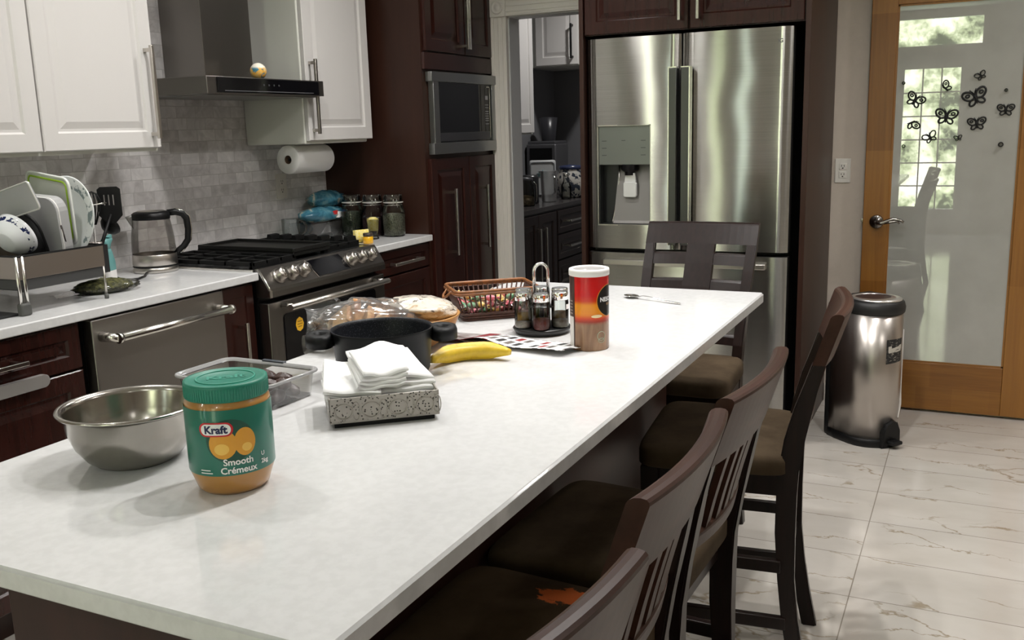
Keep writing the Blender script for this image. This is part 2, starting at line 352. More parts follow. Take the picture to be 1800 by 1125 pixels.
# ---- text: a flat letter mesh mapped onto any surface
_TX = {}
def text_geo(txt, size, xs=.01, bold=0.0, shear=0.0):
    cu = bpy.data.curves.new('txt', 'FONT'); cu.body = txt; cu.size = size; cu.align_x = 'CENTER'; cu.align_y = 'CENTER'; cu.offset = bold; cu.shear = shear; cu.resolution_u = 3; cu.fill_mode = 'FRONT'
    o = bpy.data.objects.new('txt', cu); COL.objects.link(o)
    me = bpy.data.meshes.new_from_object(o.evaluated_get(bpy.context.evaluated_depsgraph_get())); b = bmesh.new(); b.from_mesh(me)
    bpy.data.objects.remove(o); bpy.data.curves.remove(cu); bpy.data.meshes.remove(me)
    if xs:
        w = max((abs(v.co.x) for v in b.verts), default=0); k = -int(w/xs)-1
        while k*xs < w:
            bmesh.ops.bisect_plane(b, geom=b.verts[:]+b.edges[:]+b.faces[:], plane_co=(k*xs, 0, 0), plane_no=(1, 0, 0)); k += 1
    return b
def add_text(mb, fn, txt, size, bold=0.0, xs=.01, mi=None, shear=0.0):
    b = text_geo(txt, size, xs, bold, shear); vm = {v.index: mb.v(fn(v.co.x, v.co.y)) for v in (b.verts.ensure_lookup_table() or b.verts)}
    for f_ in b.faces: mb.f([vm[v.index] for v in f_.verts], mi)
    b.free()
def wrap(R, phi, z0, eps=.0006):
    return lambda x, y: ((R+eps)*math.cos(phi+x/R), (R+eps)*math.sin(phi+x/R), z0+y)
def patch(mb, fn, outline, mi=None, xs=.006):
    """fill a flat outline and lay it over the mapping fn"""
    b = bmesh.new(); vs = [b.verts.new((x, y, 0)) for x, y in outline]; b.faces.new(vs)
    w0 = min(p[0] for p in outline); w1 = max(p[0] for p in outline); k = math.ceil(w0/xs)
    while k*xs < w1:
        bmesh.ops.bisect_plane(b, geom=b.verts[:]+b.edges[:]+b.faces[:], plane_co=(k*xs, 0, 0), plane_no=(1, 0, 0)); k += 1
    b.verts.ensure_lookup_table(); b.verts.index_update(); vm = [mb.v(fn(v.co.x, v.co.y)) for v in b.verts]
    for f_ in b.faces: mb.f([vm[v.index] for v in f_.verts], mi)
    b.free()
def ell(a, b, n=28, cx=0, cy=0, p=2.0):
    out = []
    for i in range(n):
        t = 2*PI*i/n; c, s_ = math.cos(t), math.sin(t)
        out.append((cx+a*math.copysign(abs(c)**(2/p), c), cy+b*math.copysign(abs(s_)**(2/p), s_)))
    return out
def rrect(w, h, r, n=6, cx=0, cy=0):
    out = []
    for qx, qy, a0 in ((1, 1, 0), (-1, 1, PI/2), (-1, -1, PI), (1, -1, 1.5*PI)):
        for i in range(n+1):
            a = a0+PI/2*i/n; out.append((cx+qx*(w-r)+r*math.cos(a), cy+qy*(h-r)+r*math.sin(a)))
    return out
# ---- cabinet fronts. T maps (u along, v up, w outwards) to the room
def facing_y(yf): return lambda u, v, w: (u, yf-w, v)           # faces the island (-y)
def facing_x(xf): return lambda u, v, w: (xf-w, u, v)           # faces the camera end (-x)
def panel_front(T, u0, u1, v0, v1, t=.02, fr=.055, raised=True):
    mb = MB(T); L = [(0, 0.0), (0, t-.003), (.003, t)]
    if raised: L += [(fr, t), (fr+.006, t-.007), (fr+.014, t-.007), (fr+.036, t-.001)]
    else: L += [(fr, t), (fr+.004, t-.004), (fr+.01, t-.004)]
    rs = [[(u0+i, v0+i, w), (u1-i, v0+i, w), (u1-i, v1-i, w), (u0+i, v1-i, w)] for i, w in L]
    mb.rings(rs, True, True, True, sm=False); return mb
def bar_handle(T, u, v, length, vertical=True, off=.034, r=.0065, posts=.9):
    mb = MB(T); h = length/2
    if vertical:
        mb.box(u-r, u+r, v-h, v+h, off-r, off+r, .002)
        for s_ in (-1, 1): mb.box(u-r*.9, u+r*.9, v+s_*h*posts-r, v+s_*h*posts+r, 0, off)
    else:
        mb.box(u-h, u+h, v-r, v+r, off-r, off+r, .002)
        for s_ in (-1, 1): mb.box(u+s_*h*posts-r, u+s_*h*posts+r, v-r*.9, v+r*.9, 0, off)
    return mb
# ---------------------------------------------------------------- the room
YB = 2.96
mb = MB(); mb.box(-3.1, 7.3, -3.1, 5.1, -.06, 0); struct('floor', mb, floor_t)
mb = MB(); mb.box(-3.1, 7.3, -3.1, 5.1, 2.64, 2.74); struct('ceiling', mb, ceil_m)
mb = MB(); mb.box(.2, 4.77, YB+.012, YB+.12, 0, 2.64); struct('wall_back', mb, paint)
mb = MB(); mb.box(.2, 3.935, YB, YB+.012, .9, 2.64); b_ = struct('wall_backsplash', mb, bs)
mb = MB(); mb.box(.08, .2, YB, 5.0, 0, 2.64); struct('wall_return', mb, paint)
mb = MB(); mb.box(4.65, 4.77, 2.267, YB+.012, 0, 2.64); mb.box(4.65, 4.77, 1.655, 2.267, 1.978, 2.64); struct('wall_doorway', mb, [trim_w, paint])
mb = MB(); mb.box(4.885, 5.0, -3.1, 1.655, 0, 2.64); mb.box(4.77, 5.0, 1.655, 1.70, 0, 2.64); struct('wall_far', mb, paint)
mb = MB(); mb.box(-3.1, 5.0, -3.1, -3.0, 0, 2.64); struct('wall_right', mb, paint)
mb = MB(); mb.box(-3.1, .2, 5.0, 5.1, 0, 2.64); struct('wall_left', mb, paint)
# the wall behind the camera: entrance door with transom, two windows
OPEN = [(.03, 1.06, 2.205, 2.555), (.05, 1.04, .02, 2.08), (2.12, 2.46, .5, 2.3), (3.05, 3.45, .5, 2.3)]     # y0,y1,z0,z1
mb = MB(); ys = sorted({-3.0, 5.0, *[o[0] for o in OPEN], *[o[1] for o in OPEN]}); zs = sorted({0, 2.64, *[o[2] for o in OPEN], *[o[3] for o in OPEN]})
for a, b in zip(ys, ys[1:]):
    for c, e_ in zip(zs, zs[1:]):
        my, mz = (a+b)/2, (c+e_)/2
        if not any(o[0] < my < o[1] and o[2] < mz < o[3] for o in OPEN): mb.box(-3.1, -3.0, a, b, c, e_)
struct('wall_behind', mb, paint)
def muntins(name, y0, y1, z0, z1, ny, nz, m=trim_w, x=-3.05, fr=.03, w=.009):
    mb = MB()
    mb.box(x-.03, x+.03, y0, y0+fr, z0, z1); mb.box(x-.03, x+.03, y1-fr, y1, z0, z1); mb.box(x-.03, x+.03, y0, y1, z0, z0+fr); mb.box(x-.03, x+.03, y0, y1, z1-fr, z1)
    for i in range(1, ny): yy = y0+fr+(y1-y0-2*fr)*i/ny; mb.box(x-.012, x+.012, yy-w, yy+w, z0, z1)
    for i in range(1, nz): zz = z0+fr+(z1-z0-2*fr)*i/nz; mb.box(x-.012, x+.012, y0, y1, zz-w, zz+w)
    return struct(name, mb, m)
muntins('window_1', .03, 1.06, 2.205, 2.555, 1, 1, fr=.02)
muntins('window_2', 2.12, 2.46, .5, 2.3, 1, 2)
muntins('window_3', 3.05, 3.45, .5, 2.3, 3, 3)
mb = MB(); mb.box(-3.0, -2.97, 3.53, 3.74, 0, 2.3, .003); struct('trim_3', mb, oak)
mb = MB(); x = -3.05                                            # entrance door leaf around its tall glazed lite
mb.box(x-.022, x+.022, .05, .255, .02, 2.08); mb.box(x-.022, x+.022, .875, 1.04, .02, 2.08); mb.box(x-.022, x+.022, .255, .875, .02, .29); mb.box(x-.022, x+.022, .255, .875, 1.96, 2.08)
for i in (1, 2): yy = .255+.62*i/3; mb.box(x-.01, x+.01, yy-.008, yy+.008, .29, 1.96)
for i in range(1, 6): zz = .29+1.67*i/6; mb.box(x-.01, x+.01, .255, .875, zz-.008, zz+.008)
struct('door_2', mb, trim_w)
# blinds half drawn on the dining window
mb = MB()
mb.box(-2.995, -2.993, 2.10, 2.48, .48, 2.33)
blm = bpy.data.materials.new('sheer_blind'); blm.use_nodes = True; _n = blm.node_tree.nodes; _tr = _n.new('ShaderNodeBsdfTranslucent'); _tr.inputs[0].default_value = (.9, .9, .92, 1); blm.node_tree.links.new(_tr.outputs[0], _n['Material Output'].inputs[0])
t = obj('window_blind', mb, blm); tag(t, 'sheer white roller blind over the window behind the camera', 'blind')
# ---- doorway casing, fluted
mb = MB()
for k in range(6):
    y0 = 2.271+k*.0125; mb.box(4.628-(.004 if k % 2 else 0), 4.65, y0, y0+.0125, 0, 1.975)
mb.box(4.622, 4.65, 2.262, 2.271, 0, 1.975, .002); mb.box(4.622, 4.65, 2.345, 2.352, 0, 1.975)
for k in range(6):
    z0 = 1.985+k*.0135; mb.box(4.628-(.004 if k % 2 else 0), 4.65, 1.60, 2.262, z0, z0+.0135)
mb.box(4.622, 4.65, 1.60, 2.267, 1.977, 1.985, .002); mb.box(4.616, 4.65, 2.262, 2.352, 1.975, 2.07, .003)
q = Matrix.Rotation(-PI/2, 4, 'Y'); q.translation = (4.616, 2.307, 2.022)
mb.lathe([(.034, -.001), (.034, .005), (.028, .006), (.024, .002), (.014, .002), (.010, .006), (.001, .006)], 24, M4=q)
struct('trim_1', mb, trim_w)
mb = MB(); mb.box(4.65, 4.77, 2.255, 2.267, 0, 1.978); mb.box(4.65, 4.77, 1.66, 2.267, 1.972, 1.984); struct('trim_2', mb, M('jamb_grey_white', (.5, .5, .5), .5))
mb = MB(); mb.box(4.873, 4.885, -3.0, .64, 0, .09, .003); struct('baseboard_far', mb, trim_w)
# ---- glazed oak door
dr = bpy.data.objects.new('door_1', None); COL.objects.link(dr); dr.location = (4.836, -.27, .012); dr['kind'] = 'structure'; dr['label'] = 'honey oak door with one frosted glass pane and butterfly decals'
def D(mb): return mb
mb = MB()
mb.box(4.836, 4.874, .374, .486, .012, 2.04, .003); mb.box(4.836, 4.874, -.27, -.158, .012, 2.04, .003)
mb.box(4.837, 4.873, -.158, .374, .012, .243, .002); mb.box(4.837, 4.873, -.158, .374, 1.906, 2.04, .002)
for (y0, y1, z0, z1) in ((-.158, .374, .243, .251), (-.158, .374, 1.898, 1.906), (.366, .374, .243, 1.906), (-.158, -.150, .243, 1.906)): mb.box(4.842, 4.85, y0, y1, z0, z1)
fr_ = obj('door_frame', mb, oak, dr, world=True)
pane = NT('frosted_glass')
_o = pane.noise(pane.coord(), 7, 4); pane.put(pane.b.inputs['Base Color'], pane.ramp(_o, [(.3, (.36, .36, .33)), (.7, (.40, .40, .37))])); pane.b.inputs['Roughness'].default_value = .35
pane.b.inputs['Coat Weight'].default_value = 1.0; pane.b.inputs['Coat Roughness'].default_value = .0; pane.b.inputs['Coat IOR'].default_value = 2.1; pane.b.inputs['Specular IOR Level'].default_value = .1
mb = MB(); mb.box(4.846, 4.854, -.157, .373, .244, 1.905); pn = obj('pane', mb, pane.m, dr, world=True)
mb = MB(); q = Matrix.Rotation(-PI/2, 4, 'Y'); q.translation = (4.836, .424, .918)
mb.lathe([(.033, 0), (.033, .004), (.028, .010), (.012, .012), (.011, .04), (.014, .045), (.001, .046)], 28, M4=q)
mb.tube([(4.792, .424, .918), (4.790, .400, .915), (4.790, .375, .926), (4.790, .345, .937), (4.790, .315, .930), (4.790, .300, .921)], [.011, .010, .009, .008, .007, .006], 10)
mb.tube([(4.790, .395, .916), (4.790, .36, .921), (4.790, .33, .926), (4.790, .318, .914)], [.008, .007, .006, .004], 8)
hd = obj('lever_handle', mb, M('pewter', (.32, .30, .28), .22, 1.0), dr, world=True)
mb = MB(); mb.box(4.846, 4.862, .484, .496, .914, .930, .002); obj('latch_bolt', mb, steel_b, dr, world=True)
inkm = M('black_decal', (.006, .006, .006), .5)
def butterfly(y, z, s, tilt, kind=0):
    mb = MB(lambda a, b, w: (4.8455-w, y-(a*math.cos(tilt)-b*math.sin(tilt))*s, z+(a*math.sin(tilt)+b*math.cos(tilt))*s))
    def loop(pts, r): mb.tube([(p[0], p[1], 0) for p in pts], r, 5, True, flat=.12)
    def oval(cx, cy, a, b, rot, r, n=14):
        c, s_ = math.cos(rot), math.sin(rot); loop([(cx+a*math.cos(t)*c-b*math.sin(t)*s_, cy+a*math.cos(t)*s_+b*math.sin(t)*c) for t in [2*PI*i/n for i in range(n)]], r)
    if kind == 9: oval(0, 0, .5, .5, 0, .14); return mb
    for m_ in (1, -1):
        if kind == 2 and m_ < 0: continue
        oval(m_*.42, .25, .40, .28, m_*.7, .075); oval(m_*.28, -.25, .26, .17, -m_*.7, .07)
        if kind != 1: oval(m_*.45, .28, .13, .10, 0, .06, 8)
        mb.tube([(0, .25, 0), (m_*.12, .5, 0), (m_*.22, .62, 0)], .03, 4, flat=.3)
    mb.tube([(0, .3, 0), (0, -.4, 0)], [.07, .05], 6, flat=.2)
    return mb
BF = [(.284, 1.477, .052, -.5, 0), (.160, 1.525, .042, .9, 2), (.017, 1.575, .030, .5, 1), (.032, 1.480, .064, .35, 0), (-.092, 1.421, .044, 0, 0), (.293, 1.380, .048, -1.2, 2), (.148, 1.398, .060, -.1, 0), (.020, 1.364, .048, .1, 0), (.210, 1.308, .040, .5, 1), (.093, 1.303, .022, .2, 1), (.336, 1.558, .012, 0, 9), (-.088, 1.509, .012, 0, 9), (.322, 1.271, .013, 0, 9), (-.082, 1.272, .018, 0, 9)]
for y_, z_, s_, t_, k_ in BF:
    obj('dot_decal' if k_ == 9 else 'butterfly_decal', butterfly(y_, z_, s_, t_, k_), inkm, pn, world=True)
# ---- wall outlets
def outlet(label, T, u, v, loc):
    t = thing('wall_outlet', label, 'outlet', loc)
    mb = MB(T); mb.box(u-.036, u+.036, v-.058, v+.058, 0, .006, .002); obj('cover_plate', mb, cream, t, world=True)
    for s_ in (-1, 1):
        mb = MB(T); mb.box(u-.017, u+.017, v+s_*.020-.016, v+s_*.020+.016, .0055, .008, .002); r_ = obj('receptacle', mb, cream, t, world=True)
        mb = MB(T)
        for e_ in (-1, 1): mb.box(u+e_*.006-.0012, u+e_*.006+.0012, v+s_*.020-.001, v+s_*.020+.008, .0075, .0085)
        mb.box(u-.003, u+.003, v+s_*.020-.010, v+s_*.020-.005, .0075, .0085); obj('slots', mb, blackm, r_, world=True)
outlet('white wall outlet beside the oak door, above the trash can', facing_x(4.885), .592, 1.158, (4.885, .592, 1.10))
outlet('pale outlet in the marble backsplash under the paper towel roll', facing_y(YB), 3.585, 1.168, (3.585, YB, 1.11))
# ---- the little pantry room behind the doorway
mb = MB(); mb.box(4.77, 7.2, 3.06, 3.16, 0, 2.64); struct('wall_pantry_left', mb, paint_d)
mb = MB(); mb.box(7.1, 7.2, 1.4, 3.06, 0, 2.64); struct('wall_pantry_far', mb, paint_d)
mb = MB(); mb.box(5.0, 7.2, 1.3, 1.4, 0, 2.64); struct('wall_pantry_right', mb, paint_d)
# ---------------------------------------------------------------- wall cabinets
YF = facing_y
t = thing('wall_cabinet', 'white wall cabinet with two raised panel doors above the dish rack', 'cabinet', (2.05, 2.8, 1.36), group='white wall cabinets')
mb = MB(); mb.box(1.572, 2.535, 2.632, YB-.001, 1.362, 2.30); obj('body', mb, white_s, t, world=True)
for u0, u1, hu in ((1.574, 2.052, None), (2.058, 2.534, 2.497)):
    d_ = obj('door', panel_front(YF(2.63), u0, u1, 1.374, 2.295), white_p, t, world=True)
    if hu: obj('handle', bar_handle(YF(2.61), hu, 1.562, .315), steel, d_, world=True)
t = thing('wall_cabinet', 'single door white wall cabinet between range hood and dark pantry cabinet', 'cabinet', (3.61, 2.8, 1.36), group='white wall cabinets')
mb = MB(); mb.box(3.372, 3.842, 2.632, YB-.001, 1.362, 2.30, .006); obj('body', mb, white_s, t, world=True)
d_ = obj('door', panel_front(YF(2.63), 3.378, 3.858, 1.376, 2.295), white_p, t, world=True)
obj('handle', bar_handle(YF(2.61), 3.405, 1.562, .315), steel, d_, world=True)
# ---------------------------------------------------------------- range hood
t = thing('range_hood', 'stainless chimney range hood with black glass control strip above the gas range', 'range hood', (3.06, 2.75, 1.56))
mb = MB(); mb.box(2.715, 3.41, 2.545, YB-.001, 1.562, 1.625, .002); obj('canopy', mb, steel_d, t, world=True)
mb = MB(); mb.box(2.765, 3.37, 2.539, 2.546, 1.566, 1.621, .001); cp = obj('control_strip', mb, blackg, t, world=True)
mb = MB(); mb.box(2.80, 3.33, 2.5375, 2.5392, 1.572, 1.574); obj('light_bar', mb, M('strip_line', (.15, .15, .16), .4), cp, world=True)
for k in range(4):
    mb = MB(); mb.cyl((3.02+k*.03, 2.5392, 1.598), (3.02+k*.03, 2.5378, 1.598), .004, n=10); obj('touch_button', mb, M('button_grey', (.05, .05, .055), .4), cp, world=True)
mb = MB(); mb.box(2.925, 3.205, 2.745, YB-.001, 1.624, 2.63, .0015); obj('chimney', mb, steel_d, t, world=True)
mb = MB(); mb.box(2.74, 3.385, 2.57, 2.93, 1.557, 1.5625); obj('filter', mb, M('hood_filter', (.3, .3, .29), .4, 1.0, bump=(90, .5)), t, world=True)
# little globe ball on the hood
glo = NT('globe_map'); _n = glo.noise(glo.coord(), 26, 4); _z = glo.sep(glo.coord())[2]
_c = glo.ramp(_n, [(.44, (.04, .20, .28)), (.47, (.85, .42, .03)), (.62, (.75, .55, .25))], 'LINEAR'); _c = glo.mix(glo.ramp(_z, [(.010, (0, 0, 0)), (.016, (1, 1, 1))]), _c, (.85, .8, .68))
glo.put(glo.b.inputs['Base Color'], _c); glo.b.inputs['Roughness'].default_value = .35
mb = MB(); mb.ball((0, 0, 0), .033, 20, 14); solo('globe_ball', mb, glo.m, 'small globe ball resting on top of the range hood', 'ball', (3.10, 2.63, 1.658))
# ---------------------------------------------------------------- paper towel under the right wall cabinet
t = thing('paper_towel', 'white paper towel roll hanging under the right white wall cabinet', 'paper towel', (3.52, 2.75, 1.296))
q = Matrix.Rotation(PI/2, 4, 'Y'); q.translation = (3.392, 2.75, 1.296)
pt = M('paper_towel_white', (.80, .79, .78), .9, bump=(300, .3))
mb = MB(); mb.lathe([(.019, 0), (.0615, 0), (.0625, .002), (.0625, .256), (.0615, .258), (.019, .258)], 40, M4=q); mb.grid(lambda a, b: (3.394+.254*b, 2.75+.0628*math.cos(-.2-.5*a)*(1+.02*a), 1.296+.0628*math.sin(-.2-.5*a)*(1+.05*a)), 6, 2, thick=.0008); obj('roll', mb, pt, t, world=True)
mb = MB(); mb.lathe([(.0185, .002), (.0185, .256)], 24, M4=q); obj('core', mb, M('cardboard', (.20, .13, .08), .9), t, world=True)
mb = MB(); mb.cyl((3.40, 2.75, 1.296), (3.675, 2.75, 1.296), .006, n=12); mb.box(3.672, 3.68, 2.742, 2.758, 1.29, 1.363); obj('holder_bracket', mb, black, t, world=True)
# ---------------------------------------------------------------- tall pantry cabinet with microwave
t = thing('pantry_cabinet', 'tall espresso pantry cabinet with built-in microwave at the end of the counter', 'cabinet', (4.29, 2.65, 0))
mb = MB(); mb.box(3.935, 4.643, 2.37, YB-.001, .09, 2.42); mb.box(3.935, 4.643, 2.42, YB-.01, 0, .09); obj('body', mb, wood_side, t, world=True)
mb = MB(YF(2.37)); mb.box(3.937, 4.641, 1.688, 1.765, 0, .016, .002); obj('rail', mb, wood_h, t, world=True)
for u0, u1, hu in ((3.950, 4.329, 4.258), (4.334, 4.641, 4.325)):
    d_ = obj('upper_door', panel_front(YF(2.37), u0, u1, 1.772, 2.41), wood, t, world=True)
    obj('handle', bar_handle(YF(2.35), hu if hu > 4.3 else 4.305, 1.96, .33), steel_b, d_, world=True)
for u0, u1, hu in ((3.955, 4.331, 4.125), (4.337, 4.641, 4.465)):
    d_ = obj('lower_door', panel_front(YF(2.37), u0, u1, .11, 1.272), wood, t, world=True)
    obj('handle', bar_handle(YF(2.35), hu, .955, .33), steel_b, d_, world=True)
t = thing('microwave', 'built-in microwave with stainless trim in the dark pantry cabinet', 'microwave', (4.30, 2.36, 1.29))
mb = MB(YF(2.3685)); mb.box(3.968, 4.642, 1.292, 1.345, .0, .032, .002); mb.box(3.962, 4.648, 1.632, 1.678, 0, .036, .002); mb.box(3.985, 4.035, 1.34, 1.635, 0, .030, .002); mb.box(4.59, 4.642, 1.34, 1.635, 0, .030, .002); obj('trim_kit', mb, M('trim_steel', (.36, .37, .37), .33, 1.0), t, world=True)
mb = MB(YF(2.3685)); mb.box(4.036, 4.589, 1.346, 1.631, .002, .020); fc_ = obj('door_glass', mb, blackg, t, world=True)
mb = MB(YF(2.3685)); mb.box(4.045, 4.578, 1.352, 1.392, .018, .0215, .001); obj('lower_strip', mb, M('micro_strip', (.035, .035, .04), .35), fc_, world=True)
mb = MB(YF(2.3685)); mb.box(4.572, 4.577, 1.36, 1.622, .018, .024, .001); mb.box(4.54, 4.577, 1.617, 1.622, .018, .024, .001); obj('edge_trim', mb, steel_b, fc_, world=True)
mb = MB(YF(2.3685))
for z in (1.43, 1.447, 1.458, 1.470, 1.482, 1.494, 1.513, 1.527): mb.box(4.526, 4.562, z, z+.003, .0195, .0212)
mb.box(4.53, 4.558, 1.555, 1.575, .0195, .0206); obj('printed_marks', mb, M('micro_label', (.45, .45, .45), .6), fc_, world=True)
# ---------------------------------------------------------------- worktops and base cabinets
mb = MB(); mb.box(.85, 2.683, 2.348, YB-.001, .884, .914, .004); solo_ = obj('worktop', mb, quartz); tag(solo_, 'white quartz worktop left of the range under the dish rack', 'worktop', 'wall side worktops')
mb = MB(); mb.box(3.456, 3.934, 2.348, YB-.001, .884, .914, .004); solo_ = obj('worktop', mb, quartz); tag(solo_, 'short white quartz worktop between range and tall pantry cabinet', 'worktop', 'wall side worktops')
t = thing('base_cabinet', 'espresso drawer cabinet left of the dishwasher', 'cabinet', (1.4, 2.65, 0), group='espresso base cabinets')
mb = MB(); mb.box(.87, 1.912, 2.392, YB-.002, .1, .883); mb.box(.87, 1.912, 2.45, YB-.01, 0, .1); obj('body', mb, wood_side, t, world=True)
d_ = obj('drawer', panel_front(YF(2.39), .90, 1.908, .742, .876, fr=.042), wood, t, world=True); obj('handle', bar_handle(YF(2.37), 1.475, .806, .46, False), steel_b, d_, world=True)
d_ = obj('drawer', panel_front(YF(2.39), .90, 1.908, .420, .736), wood, t, world=True)
mb = MB(YF(2.37)); mb.prism([(p[0], p[1]) for p in rrect(.30, .018, .017, 6, 1.47, .742)], .012, .03, 'z', bev=.002)
for u in (1.25, 1.7): mb.box(u-.01, u+.01, .735, .749, 0, .014)
o_ = obj('wide_handle', mb, M('satin_handle', (.26, .245, .235), .5, .3), d_, world=True); o_['label'] = 'broad pale pull with rounded end'
obj('drawer', panel_front(YF(2.39), .90, 1.908, .11, .414), wood, t, world=True)
t = thing('dishwasher', 'stainless dishwasher under the counter with long bar handle', 'dishwasher', (2.22, 2.65, 0))
mb = MB(); mb.box(1.943, 2.502, 2.40, YB-.03, .02, .882); obj('tub', mb, dark, t, world=True)
mb = MB(); mb.box(1.943, 2.502, 2.358, 2.40, .12, .877, .004); d_ = obj('door', mb, dwm, t, world=True)
mb = MB(); mb.cyl((1.99, 2.30, .818), (2.475, 2.30, .818), .0125, n=16)
for u in (1.985, 2.468): mb.cyl((u, 2.30, .818), (u+.012, 2.30, .818), .0165, n=16); mb.cyl((u+.006, 2.30, .818), (u-.008, 2.36, .822), .012, .017, n=14)
obj('handle', mb, steel_b, d_, world=True)
mb = MB(); mb.box(1.95, 2.495, 2.44, 2.46, .0, .118); obj('kick_plate', mb, black, t, world=True)
t = thing('base_cabinet', 'narrow espresso base cabinet between dishwasher and range', 'cabinet', (2.595, 2.65, 0), group='espresso base cabinets')
mb = MB(); mb.box(2.504, 2.672, 2.392, YB-.002, .1, .883); mb.box(2.504, 2.672, 2.45, YB-.01, 0, .1); obj('body', mb, wood_side, t, world=True)
d_ = obj('door', panel_front(YF(2.39), 2.507, 2.670, .11, .876, fr=.04, raised=False), wood, t, world=True); obj('handle', bar_handle(YF(2.37), 2.585, .58, .33), steel_b, d_, world=True)
t = thing('base_cabinet', 'espresso drawer cabinet right of the range', 'cabinet', (3.70, 2.65, 0), group='espresso base cabinets')
mb = MB(); mb.box(3.462, 3.933, 2.392, YB-.002, .1, .883); mb.box(3.462, 3.933, 2.45, YB-.01, 0, .1); obj('body', mb, wood_side, t, world=True)
for z0, z1, hz, hl in ((.766, .876, .815, .25), (.44, .758, .632, .25), (.11, .434, .31, .25)):
    d_ = obj('drawer', panel_front(YF(2.39), 3.468, 3.93, z0, z1, fr=.035 if z1-z0 < .2 else .05), wood, t, world=True); obj('handle', bar_handle(YF(2.37), 3.70, hz, hl, False), steel, d_, world=True)
# ---------------------------------------------------------------- gas range
t = thing('gas_range', 'stainless slide-in gas range with black grates and griddle', 'range', (3.07, 2.65, 0))
X0, X1 = 2.688, 3.452
mb = MB(); mb.box(X0+.004, X1-.004, 2.37, YB-.002, .03, .905); obj('body', mb, black, t, world=True)
mb = MB(); mb.box(X0-.008, X1+.008, 2.372, YB-.004, .906, .920, .003); ct = obj('cooktop', mb, M('cooktop_black', (.02, .02, .02), .25), t, world=True)
mb = MB(); mb.box(X0-.012, X0-.004, 2.372, YB-.006, .914, .9225, .002); mb.box(X1+.004, X1+.012, 2.372, YB-.006, .914, .9225, .002); mb.box(X0, X1, 2.925, YB-.003, .92, .94, .003); obj('edge_trim', mb, steel_b, ct, world=True)
mb = MB(); prof = [(2.372, .924), (2.358, .924), (2.312, .850), (2.308, .838), (2.308, .818), (2.372, .818)]
mb.prism(prof, X0, X1, 'x', bev=.0015); cp = obj('control_panel', mb, M('range_steel', (.24, .225, .21), .3, 1.0), t, world=True)
mb = MB(); mb.box(X0-.002, X0+.012, 2.305, 2.311, .819, .846); mb.tube([(X0+.004, 2.306, .846), (X0+.004, 2.3125, .856), (X0+.004, 2.354, .921)], .004, 6); obj('panel_edge', mb, steel_b, cp, world=True)
n_ = Vector((0, -.074, .046)).normalized(); nrm = Vector((0, -.85, .53))
def on_panel(u, k): return Vector((u, 2.358-.046*k, .924-.074*k))
mb = MB()
A = [on_panel(2.965, .10), on_panel(3.175, .10), on_panel(3.205, .93), on_panel(2.995, .93)]
mb.rings([[tuple(p) for p in A], [tuple(p+nrm*.003) for p in A]]); obj('display', mb, blackg, cp, world=True)
mb = MB(); e0 = on_panel(2.958, .06)+nrm*.001; e1 = on_panel(2.990, .97)+nrm*.001; mb.tube([e0, e1], .0022, 6); obj('display_trim', mb, steel_b, cp, world=True)
q = nrm.to_track_quat('Z', 'Y').to_matrix().to_4x4()
for u in (2.775, 2.845, 2.915, 3.235, 3.305, 3.375):
    mb = MB(); q2 = q.copy(); q2.translation = on_panel(u, .50)
    mb.lathe([(.030, 0), (.030, .006), (.027, .009), (.0245, .010), (.0235, .032), (.020, .036), (.001, .037)], 22, M4=q2); kb = obj('knob', mb, M('knob_steel', (.42, .39, .36), .30, 1.0), cp, world=True)
    mb = MB(); a = q2 @ Vector((0, -.017, .034)); b = q2 @ Vector((0, .017, .034)); mb.tube([a, b], .0045, 6); obj('grip', mb, steel_b, kb, world=True)
mb = MB(); mb.box(X0, X1, 2.318, 2.368, .235, .797, .004); od = obj('oven_door', mb, M('range_steel', (.24, .225, .21), .3, 1.0), t, world=True)
mb = MB(YF(2.318)); mb.prism([(p[0], p[1]) for p in rrect(.305, .20, .02, 5, 3.07, .545)], .0, .004, 'z'); wg = obj('window', mb, blackg, od, world=True)
mb = MB(YF(2.314)); mb.prism([(p[0], p[1]) for p in ell(.024, .028, 8, 2.852, .690)], 0, .0008, 'z'); st_ = obj('sticker', mb, M('yellow_sticker', (.82, .45, .02), .6), wg, world=True)
mb = MB(YF(2.313)); 
for k, w_ in ((0, .026), (1, .03), (2, .022)): mb.box(2.852-w_/2, 2.852+w_/2, .70-k*.010, .703-k*.010, 0, .0006)
obj('print', mb, M('sticker_print', (.25, .13, .01), .7), st_, world=True)
mb = MB(); mb.tube([(2.742, 2.262, .777), (3.398, 2.262, .777)], .014, 14, flat=.8)
for u in (2.765, 3.375): mb.cyl((u, 2.264, .777), (u, 2.32, .779), .011, n=12)
obj('door_handle', mb, steel, od, world=True)
mb = MB(); mb.box(X0, X1, 2.322, 2.368, .06, .228, .004); obj('bottom_drawer', mb, M('range_steel', (.24, .225, .21), .3, 1.0), t, world=True)
def grate(x0, x1, y0, y1):
    mb = MB(); z0, z1 = .930, .946
    for x in (x0+.007, x1-.007): mb.box(x-.007, x+.007, y0, y1, z0, z1, .002)
    for y in (y0+.007, y1-.007): mb.box(x0, x1, y-.007, y+.007, z0-.012, z1, .002)
    for k in (.25, .5, .75): y = y0+(y1-y0)*k; mb.box(x0, x1, y-.006, y+.006, z0, z1, .002)
    n = 3
    for k in range(1, n): x = x0+(x1-x0)*k/n; mb.box(x-.006, x+.006, y0, y1, z0+.002, z1, .002)
    for x in (x0+.008, x1-.008):
        for y in (y0+.01, y1-.01): mb.box(x-.008, x+.008, y-.008, y+.008, .9205, z0)
    return mb
obj('grate', grate(2.70, 2.945, 2.39, 2.915), iron, ct, world=True)
mb = grate(3.195, 3.425, 2.42, 2.915)
